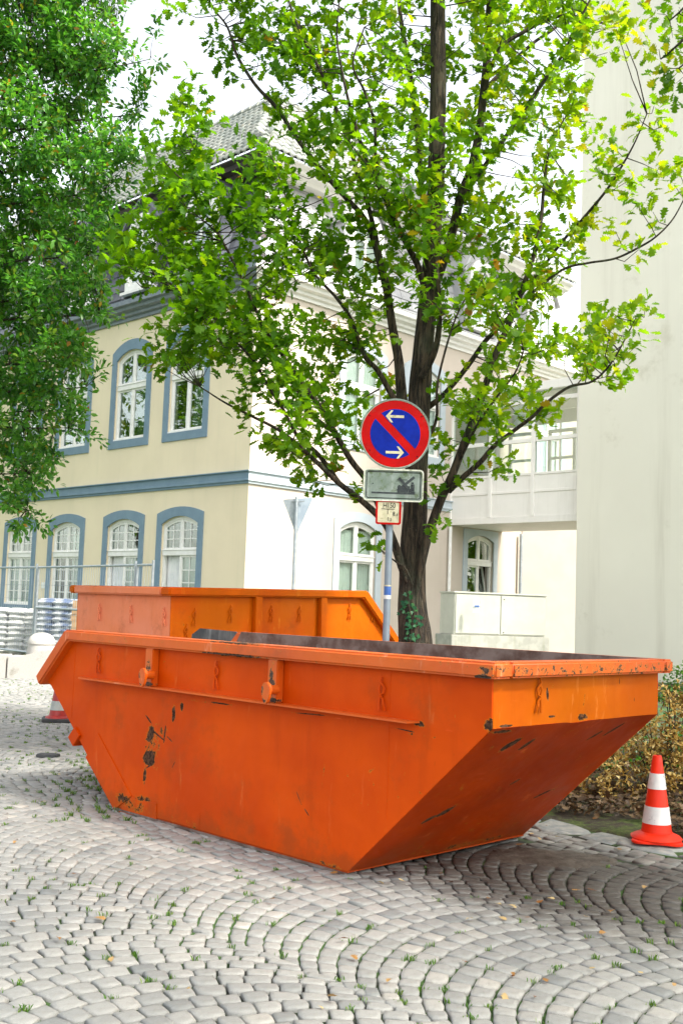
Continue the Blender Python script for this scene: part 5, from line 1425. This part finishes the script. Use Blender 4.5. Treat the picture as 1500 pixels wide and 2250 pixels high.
# ivy on the trunk: individual leaves are parts of one climbing plant
ivy = tag(empty('ivy', OB + Vector((-.02, -.2, 1.2))), 'dark green ivy climbing the foot of the oak trunk', 'ivy')
MAT['ivy'] = leafmat('ivy_leaf', [(0, (0.01, 0.07, 0.03)), (0.5, (0.02, 0.11, 0.045)), (1, (0.05, 0.16, 0.05))], .15)
ivp = [(895,1318),(905,1328),(888,1335),(902,1342),(882,1345),(898,1350),(891,1322),(908,1362),(905,1372),(912,1380),(900,1376),(915,1352),(922,1372),(906,1390),(899,1398),(893,1388),(910,1398),(897,1302),(900,1312),(912,1336),(925,1356),(903,1358),(893,1366),(916,1392),(888,1396),(902,1405)]
IV = (np.array([(0,0,0),(-.35,.12,0),(-.5,.45,.03),(-.2,.5,.0),(0,1,.02),(.2,.5,0),(.5,.45,.03),(.35,.12,0)], dtype=np.float32), np.array([(0,1,2,3),(0,3,4,5),(0,5,6,7)], dtype=np.int32))
ip = []; 
for (x, y) in ivp:
    for k in range(2):
        xx, yy = x + npr.uniform(-5, 5), y + npr.uniform(-5, 5)
        q_ = at(xx, yy, 9.86); i_ = int(np.argmin(np.abs(tp[:, 2] - q_.z))); cx_, cy_, rr_ = tp[i_, 0] + OB.x, tp[i_, 1] + OB.y, tp[i_, 3] * 1.04
        dx_ = max(-.9, min(.9, (q_.x - cx_) / rr_)); yy_ = cy_ - math.sqrt(1 - dx_ ** 2) * rr_ - .012
        ip.append((q_.x, yy_, q_.z))
ip = np.array(ip) - np.array(ivy.location)
Di = npr.normal(0, .5, ip.shape) + np.array((0, 0, -.5)); Di[:, 1] = -abs(Di[:, 1]) * .3
Ui = np.tile(np.array((0, -1, .35)), (len(ip), 1)) + npr.normal(0, .25, ip.shape)
plant_leaves(ivy, ip[:-3], Di[:-3], Ui[:-3], npr.uniform(.03, .055, len(ip) - 3), npr.uniform(0, 1, len(ip) - 3), [IV], MAT['ivy'], 40, 'leaf', 'small_leaves', None)
ivb = MB(); ivb.tube([tuple(Vector(at(x, y, 9.80)) - ivy.location) for x, y in ((900, 1412), (906, 1385), (904, 1360), (900, 1340), (896, 1318), (897, 1300))], .004, 5); ivb.build('stem', MAT['bark'], ivy)

# ------------------------------------------------------------------ generic crown from blobs
def crown_tree(root, blobs, dens, leaf_r, size, material, shapes, n_single, trunk_pts, limb_nodes, tone=(.4, .2), seed=1, cl_n=(16, 26), twig_r=.003, nm='foliage', spread=1.0):
    r_ = np.random.default_rng(seed); base = np.array(root.location)
    nodes = np.concatenate(limb_nodes)
    P = []; D = []; U_ = []; S = []; A = []; t_ = MB()
    for (c, rad) in blobs:
        n = max(1, int(dens * rad ** 2))
        for k in range(n):
            v = r_.normal(0, 1, 3); v /= np.linalg.norm(v); q = np.array(c) + v * rad * r_.uniform(.1, 1) ** .45 * np.array((1, 1, .9))
            j = int(np.argmin(((nodes[:, :3] - q) ** 2).sum(1))); b = nodes[j, :3]
            w = q - b; L = np.linalg.norm(w)
            if L > .8: b = q - w / L * .45
            t_.tube([tuple(b), tuple((b + q) / 2 + r_.normal(0, .03, 3)), tuple(q)], [twig_r * 1.6, twig_r, twig_r * .5], 3, caps=False)
            td = (q - b); td /= np.linalg.norm(td) + 1e-6; tn = r_.normal(0, .10)
            m_ = r_.integers(*cl_n)
            f = r_.uniform(-1, 1, m_)[:, None]
            out = r_.normal(0, 1, (m_, 3)); out /= np.linalg.norm(out, axis=1)[:, None]
            P.append(q + td * f * leaf_r + out * leaf_r * .55 * r_.uniform(.2, 1, (m_, 1)) * spread); D.append(out + td * .7 + np.array((0, 0, -.1)))
            U_.append(np.array((0, 0, 1.)) + r_.normal(0, .6, (m_, 3))); S.append(r_.uniform(.75, 1.25, m_) * size)
            a = r_.normal(tone[0] + tn, tone[1], m_); spk = r_.uniform(0, 1, m_) < .012; a = np.clip(a, 0, .93); a[spk] = r_.uniform(.97, 1, spk.sum()); A.append(a)
    P = np.concatenate(P); D = np.concatenate(D); U_ = np.concatenate(U_); S = np.concatenate(S); A = np.concatenate(A)
    wp_ = P + base; vis = (np.abs(wp_[:, 0] / wp_[:, 1]) < .315) & ((wp_[:, 2] - 1.5) / wp_[:, 1] < .56)
    tag(link('twigs', t_.mesh('twigs', MAT['bark'], fix=False), root), kind='stuff')
    plant_leaves(root, P, D, U_, S, A, shapes, material, n_single, 'leaf', nm, wp_[:, 1] + np.where(vis, 0, 60))
    print(root.name, 'leaves', len(P))

# ------------------------------------------------------------------ dense small-leaved tree on the left
LT = Vector((-5.3, 10.8, 0))
lt_tree = tag(empty('small_leaved_tree', LT), 'dense dark green small-leaved tree hanging in from the left edge', 'tree')
lt_path = smooth_path([(0, 0, -.1, .26), (.05, 0, 1.5, .22), (.1, .05, 3.0, .20), (.2, 0, 4.6, .17), (.25, .1, 6.4, .14), (.3, 0, 8.6, .10), (.3, 0, 11, .04)])
V, F = rough_tube(lt_path, 20, .12); link('trunk', np_mesh('trunk', V, F, MAT['bark'], smooth=True), lt_tree)
LBL = [(60,60,120),(180,80,95),(120,200,120),(40,300,120),(220,160,60),(262,95,36),(330,140,22),(320,110,20),(345,75,14),(250,320,62),(300,230,45),(330,290,22),(150,400,110),(40,480,105),(200,500,90),(255,420,45),(120,600,105),(30,650,95),
 (185,640,60),(235,690,32),(100,760,90),(20,820,85),(165,770,52),(205,835,28),(105,880,75),(165,930,42),(215,965,16),(20,960,75),(80,1000,62),(20,1080,55),(60,1130,40),(90,1060,42),(35,1165,26),(85,1130,22),
 (-80,100,130),(-90,350,140),(-90,600,130),(-90,850,120),(60,-90,130),(200,-60,110),(-80,1050,90),(-200,300,160),(-220,600,160),(-200,0,160),(60,-260,150),(250,-180,110),
 (280,360,38),(300,180,30),(200,330,50)]
blobs = []
limbn = [lt_path]
k_ = 0
for (cx, cy, r) in LBL:
    for rep in range(2 if r > 45 else 1):
        d = 10.9 + (.55 if rep else -.35) + .3 * math.sin(k_ * 1.7); k_ += 1
        p = at(cx + (10 * math.sin(k_) if rep else 0), cy, d) - LT
        blobs.append(((p.x, p.y, p.z), r / FPX * d))
for (cx, cy) in ((60, 120), (150, 230), (260, 120), (300, 250), (120, 420), (230, 420), (190, 560), (220, 690), (90, 650), (150, 790), (190, 850), (90, 900), (150, 940), (60, 1040), (60, 1120), (330, 130), (250, 330)):
    e = at(cx, cy, 10.9) - LT
    zb = min(max(e.z * .85 - .3, .9), 9); j = int(np.argmin(np.abs(lt_path[:, 2] - zb))); s_ = lt_path[j]
    mid_ = ((s_[0] + e.x) / 2, (s_[1] + e.y) / 2 - .1, (s_[2] + e.z) / 2 + .25)
    pth = smooth_path([(s_[0], s_[1], s_[2], .035), (*mid_, .018), (e.x, e.y, e.z, .004)], 8)
    V, F = rough_tube(pth, 8, .1, seed=cx); link('limb', np_mesh('limb', V, F, MAT['bark'], smooth=True), lt_tree); limbn.append(pth)
crown_tree(lt_tree, blobs, 190, .14, .068, MAT['smallleaf'], SMALL, 300, None, limbn, tone=(.52, .24), seed=8, cl_n=(18, 30))

# ------------------------------------------------------------------ oak off to the right whose branch reaches into the picture and whose crown shades the street
RT = Vector((4.9, 5.6, 0))
rt_tree = tag(empty('oak_tree', RT), 'second oak beyond the right edge, its branch tips reaching into the top right corner', 'tree')
rp = smooth_path([(0, 0, -.1, .24), (0, 0, 2, .2), (.05, 0, 4, .18), (.1, -.1, 6, .15), (.1, -.1, 8, .10), (.1, 0, 10, .04)])
V, F = rough_tube(rp, 20, .12); link('trunk', np_mesh('trunk', V, F, MAT['bark'], smooth=True), rt_tree)
limbn = [rp]; blobs = []
for (cx, cy, r, d) in ((1460, 45, 42, 8.2), (1485, 90, 30, 8.2), (1440, 120, 20, 8.1), (1475, 140, 30, 8.2), (1495, 190, 18, 8.2), (1500, 20, 40, 8.3), (1545, 60, 50, 8.3), (1560, 140, 40, 8.2)):
    p = at(cx, cy, d) - RT; blobs.append(((p.x, p.y, p.z), r / FPX * d))
for tgt in ((1470, 45, 8.2), (1450, 130, 8.15), (1490, 150, 8.2)):
    e = at(*tgt) - RT
    pth = smooth_path([(0, 0, 4.3, .07), (e.x * .45, e.y * .5, 5.6, .045), (e.x * .8, e.y * .85, e.z + .25, .02), (e.x, e.y, e.z, .006)], 8)
    V, F = rough_tube(pth, 8, .1); link('limb', np_mesh('limb', V, F, MAT['bark'], smooth=True), rt_tree); limbn.append(pth)
crown_tree(rt_tree, blobs, 60, .14, .10, MAT['oakleaf'], OAK, 60, None, limbn, tone=(.5, .16), seed=31, cl_n=(15, 22), twig_r=.003, nm='branch_foliage')
blobs = []
r2 = random.Random(4)
for k in range(150):
    a = r2.uniform(0, 2 * math.pi); q = 5.2 * math.sqrt(r2.uniform(0.01, 1)); z = r2.uniform(5.4, 9.0)
    x, y = q * math.cos(a) + .3, q * math.sin(a) - 1.9
    wx, wy = RT.x + x, RT.y + y
    if wy > 2 and abs(wx) < .36 * wy + .4 and (z - 1.5) < .62 * wy + .8: continue
    blobs.append(((x, y, z), r2.uniform(.5, .85)))
    if k % 8 == 0:
        j = int(np.argmin(np.abs(rp[:, 2] - (z - 1.4)))); s_ = rp[j]
        pth = smooth_path([(s_[0], s_[1], s_[2], .06), ((s_[0] + x) / 2, (s_[1] + y) / 2, z - .4, .035), (x, y, z, .01)], 6)
        V, F = rough_tube(pth, 8, .1); link('limb', np_mesh('limb', V, F, MAT['bark'], smooth=True), rt_tree); limbn.append(pth)
crown_tree(rt_tree, blobs, 13, .30, .17, MAT['oakleaf'], SMALL2, 0, None, limbn, tone=(.5, .16), seed=12, cl_n=(13, 20), twig_r=.004)

# trees across the street and behind the passage: out of the picture, mirrored in the window panes
r2 = random.Random(6)
for (bx_, by_, rad_, zc_, lab) in ((-16.5, 21.0, 4.8, 8.5, 'leafy street tree far left of the cream house, mirrored in its windows'),
                                   (-18.5, 30.5, 5.4, 9.5, 'second leafy street tree left of the cream house, mirrored in its upper windows'),
                                   (15.5, 34.5, 3.2, 4.5, 'leafy tree in the yard behind the beige building, mirrored in the window under the bridge')):
    rt_ = tag(empty('street_tree', (bx_, by_, 0)), lab, 'tree')
    tk = smooth_path([(0, 0, -.1, .25), (0, 0, 3, .2), (.1, 0, zc_, .14), (.1, 0, zc_ + rad_ * .8, .05)])
    V, F = rough_tube(tk, 12, .1); link('trunk', np_mesh('trunk', V, F, MAT['bark'], smooth=True), rt_)
    bl = []
    for k in range(34):
        v = Vector((r2.gauss(0, 1), r2.gauss(0, 1), r2.gauss(0, 1))).normalized() * r2.uniform(.3, 1)
        bl.append(((v.x * rad_, v.y * rad_, zc_ + v.z * rad_ * 1.25), r2.uniform(.9, 1.3)))
    crown_tree(rt_, bl, 14, .35, .26, MAT['oakleaf'], SMALL2, 0, None, [tk], tone=(.4, .2), seed=int(by_), cl_n=(12, 18), twig_r=.006)

# ------------------------------------------------------------------ dried shrub, green bush, litter
def shrub(name, base, blobs_px, label, material, dens, size, tone, seed, cat='shrub', leafn=(14, 24), shapes=SMALL, lr=.07):
    root = tag(empty(name, base), label, cat)
    blobs = []; limbs = []
    for (cx, cy, r, d) in blobs_px:
        p = at(cx, cy, d) - Vector(base); blobs.append(((p.x, p.y, p.z), r / FPX * d))
        s_ = (p.x * .5, p.y * .5, 0)
        pth = smooth_path([(s_[0], s_[1], -.02, .012), ((s_[0] + p.x) / 2 + .05, (s_[1] + p.y) / 2, p.z * .55, .009), (p.x, p.y, p.z, .004)], 5)
        V, F = rough_tube(pth, 5, .1, seed=cx); link('stem', np_mesh('stem', V, F, MAT['bark'], smooth=True), root); limbs.append(pth)
    crown_tree(root, blobs, dens, lr, size, material, shapes, 60, None, limbs, tone=tone, seed=seed, cl_n=leafn, twig_r=.0018)
    return root
hb = at(1430, 1770, 8.8); 
shrub('dried_shrub', (hb.x, 9.1, .02), [(1480,1570,48,9.1),(1425,1590,42,9.1),(1475,1640,55,9.0),(1405,1655,50,9.0),(1350,1690,42,8.9),(1305,1715,38,8.9),(1450,1710,50,8.8),(1385,1735,38,8.7),(1275,1745,26,8.8),(1330,1750,30,8.6),(1500,1700,50,8.9),(1550,1640,90,9.1),(1560,1560,60,9.2),(1470,1530,34,9.3),(1430,1640,45,9.3),(1340,1650,35,9.4),(1640,1640,100,9.1)],
      'dried golden-brown shrub behind the right-hand traffic cone', MAT['dryleaf'], 520, .036, (.55, .26), 21, lr=.06)
shrub('dark_shrub', (hb.x - .15, 10.1, .02), [(1350,1700,60,10.0),(1430,1690,60,10.0),(1290,1735,40,9.9),(1480,1640,70,10.2),(1400,1620,50,10.2),(1560,1680,90,10.1),(1250,1760,28,9.8)],
      'dark green shade-grown shrub hidden behind the dried one', MAT['smallleaf'], 260, .05, (.3, .15), 22)
gb = at(1480, 1500, 10.6)
shrub('green_bush', (gb.x, 10.9, .02), [(1475,1505,28,10.6),(1500,1490,26,10.6),(1545,1500,45,10.7),(1460,1530,22,10.6),(1510,1530,34,10.7),(1620,1510,60,10.8)],
      'fresh green bush above the dried shrub at the right edge', MAT['greenleaf'], 520, .045, (.6, .25), 23, 'bush')
# leaf litter on the bed
n = 8000; r_ = np.random.default_rng(3)
uu = r_.uniform(.5, 8.5, n); ww = 7.02 + np.abs(r_.normal(0, 1.0, n)) + .12 * np.sin(uu * 5); P = np.array([tuple(uw(a, b, .03 + min(.10, .05 * (b - 6.66)) + r_.uniform(0, .03))) for a, b in zip(uu, ww)])
D = r_.normal(0, 1, (n, 3)) * np.array((1, 1, .35)); Uv = np.array((0, 0, 1.)) + r_.normal(0, .45, (n, 3))
root = tag(empty('leaf_litter', uw(4, 7.5)), 'brown dead leaf litter under the dried shrub', 'leaf litter')
root['kind'] = 'stuff'
plant_leaves(root, P - np.array(root.location), D, Uv, r_.uniform(.045, .085, n), r_.uniform(0, 1, n) ** 1.4, OAK[1:3], MAT['litter'], 0, 'leaf', 'litter')
# fallen leaves on the setts
n = 95; r_ = np.random.default_rng(9); P = []
while len(P) < n:
    y = r_.uniform(3.9, 9.5) ; x = r_.uniform(-.33, .33) * y
    if r_.uniform() < (.35 if x < 0 else 1): P.append((x, y, .012 + .012 * r_.uniform()))
P = np.array(P); D = r_.normal(0, 1, (n, 3)) * np.array((1, 1, .15)); Uv = np.array((0, 0, 1.)) + r_.normal(0, .3, (n, 3))
root = tag(empty('fallen_leaves', (0, 6, 0)), 'scattered yellow and brown fallen leaves on the cobbles', 'fallen leaves'); root['kind'] = 'stuff'
plant_leaves(root, P - np.array(root.location), D, Uv, r_.uniform(.025, .06, n), r_.uniform(0, 1, n), OAK, MAT['fallen'], 0, 'leaf', 'leaves')
# grass in the joints
r_ = np.random.default_rng(17)
V = []; F = []; A = []
def tuft(c, n, h, spread):
    for k in range(n):
        x, y = c[0] + r_.normal(0, spread), c[1] + r_.normal(0, spread); a = r_.uniform(0, 2 * np.pi); hh = h * r_.uniform(.5, 1.2); l = hh * r_.uniform(.2, 1.0); w = .0022
        dx, dy = math.cos(a), math.sin(a); b = len(V)
        V.extend([(x - dy * w, y + dx * w, -.008), (x + dy * w, y - dx * w, -.008), (x + dx * l * .4 + dy * w, y + dy * l * .4 - dx * w, hh * .6), (x + dx * l, y + dy * l, hh)])
        F.append((b, b + 1, b + 2, b + 3)); A.append(r_.uniform(0, 1))
corners = [s[0][r_.integers(0, 4)] for s in SETTS]
for c in corners:
    x, y = c.x, c.y
    # thick growth in the strip left of the front skip, thin elsewhere
    q = mnoise.noise(Vector((x * 1.5, y * 1.1, 4))) 
    strip = math.exp(-((x + .155 * y + .35 + (y - 9) * .05) / .55) ** 2) if 7.2 < y < 12.5 else 0
    pr = .10 + .6 * strip * (1 if q > -.2 else .3) + (.10 if q > .22 else 0)
    under = -.3 < x < 2.2 and 5.9 < y < 8 and (c.dot(W) > 4.4)
    if under: pr *= .1
    if r_.uniform() < pr: tuft((x, y), r_.integers(8, 20), .016 + .016 * strip, .012)
gr = link('grass', np_mesh('grass', V, F, MAT['grass'], A)); tag(gr, 'short green grass tufts growing in the cobble joints', 'grass', kind='stuff')
# mud and pebbles washed against the straight rows
V = []; F = []
N_ = 26
for i in range(N_ + 1):
    for j in range(N_ + 1):
        a, b_ = i / N_ * 2 - 1, j / N_ * 2 - 1
        rr_ = math.hypot(a, b_); p = Vector((1.36 + a * .42, 6.74 + b_ * .26, 0))
        h = .030 * max(0, 1 - rr_ ** 2 * (1 + .6 * mnoise.noise(p * 6))) ** .8 - .006 + .012 * mnoise.noise(p * 14)
        V.append((p.x, p.y, h - (.03 if rr_ > 1 else 0)))
for i in range(N_):
    for j in range(N_): a = i * (N_ + 1) + j; F.append((a, a + 1, a + N_ + 2, a + N_ + 1))
MAT['mud'] = mat('dark_mud', (0.045, 0.035, 0.026), (0.09, 0.075, 0.06), 0.7, 14, 6, bump=1.0, bscale=45, bdist=.012)
tag(link('mud_patch', np_mesh('mud_patch', V, F, MAT['mud'], smooth=True)), 'small heap of dark mud washed onto the cobbles by the kerb', 'mud', kind='stuff')
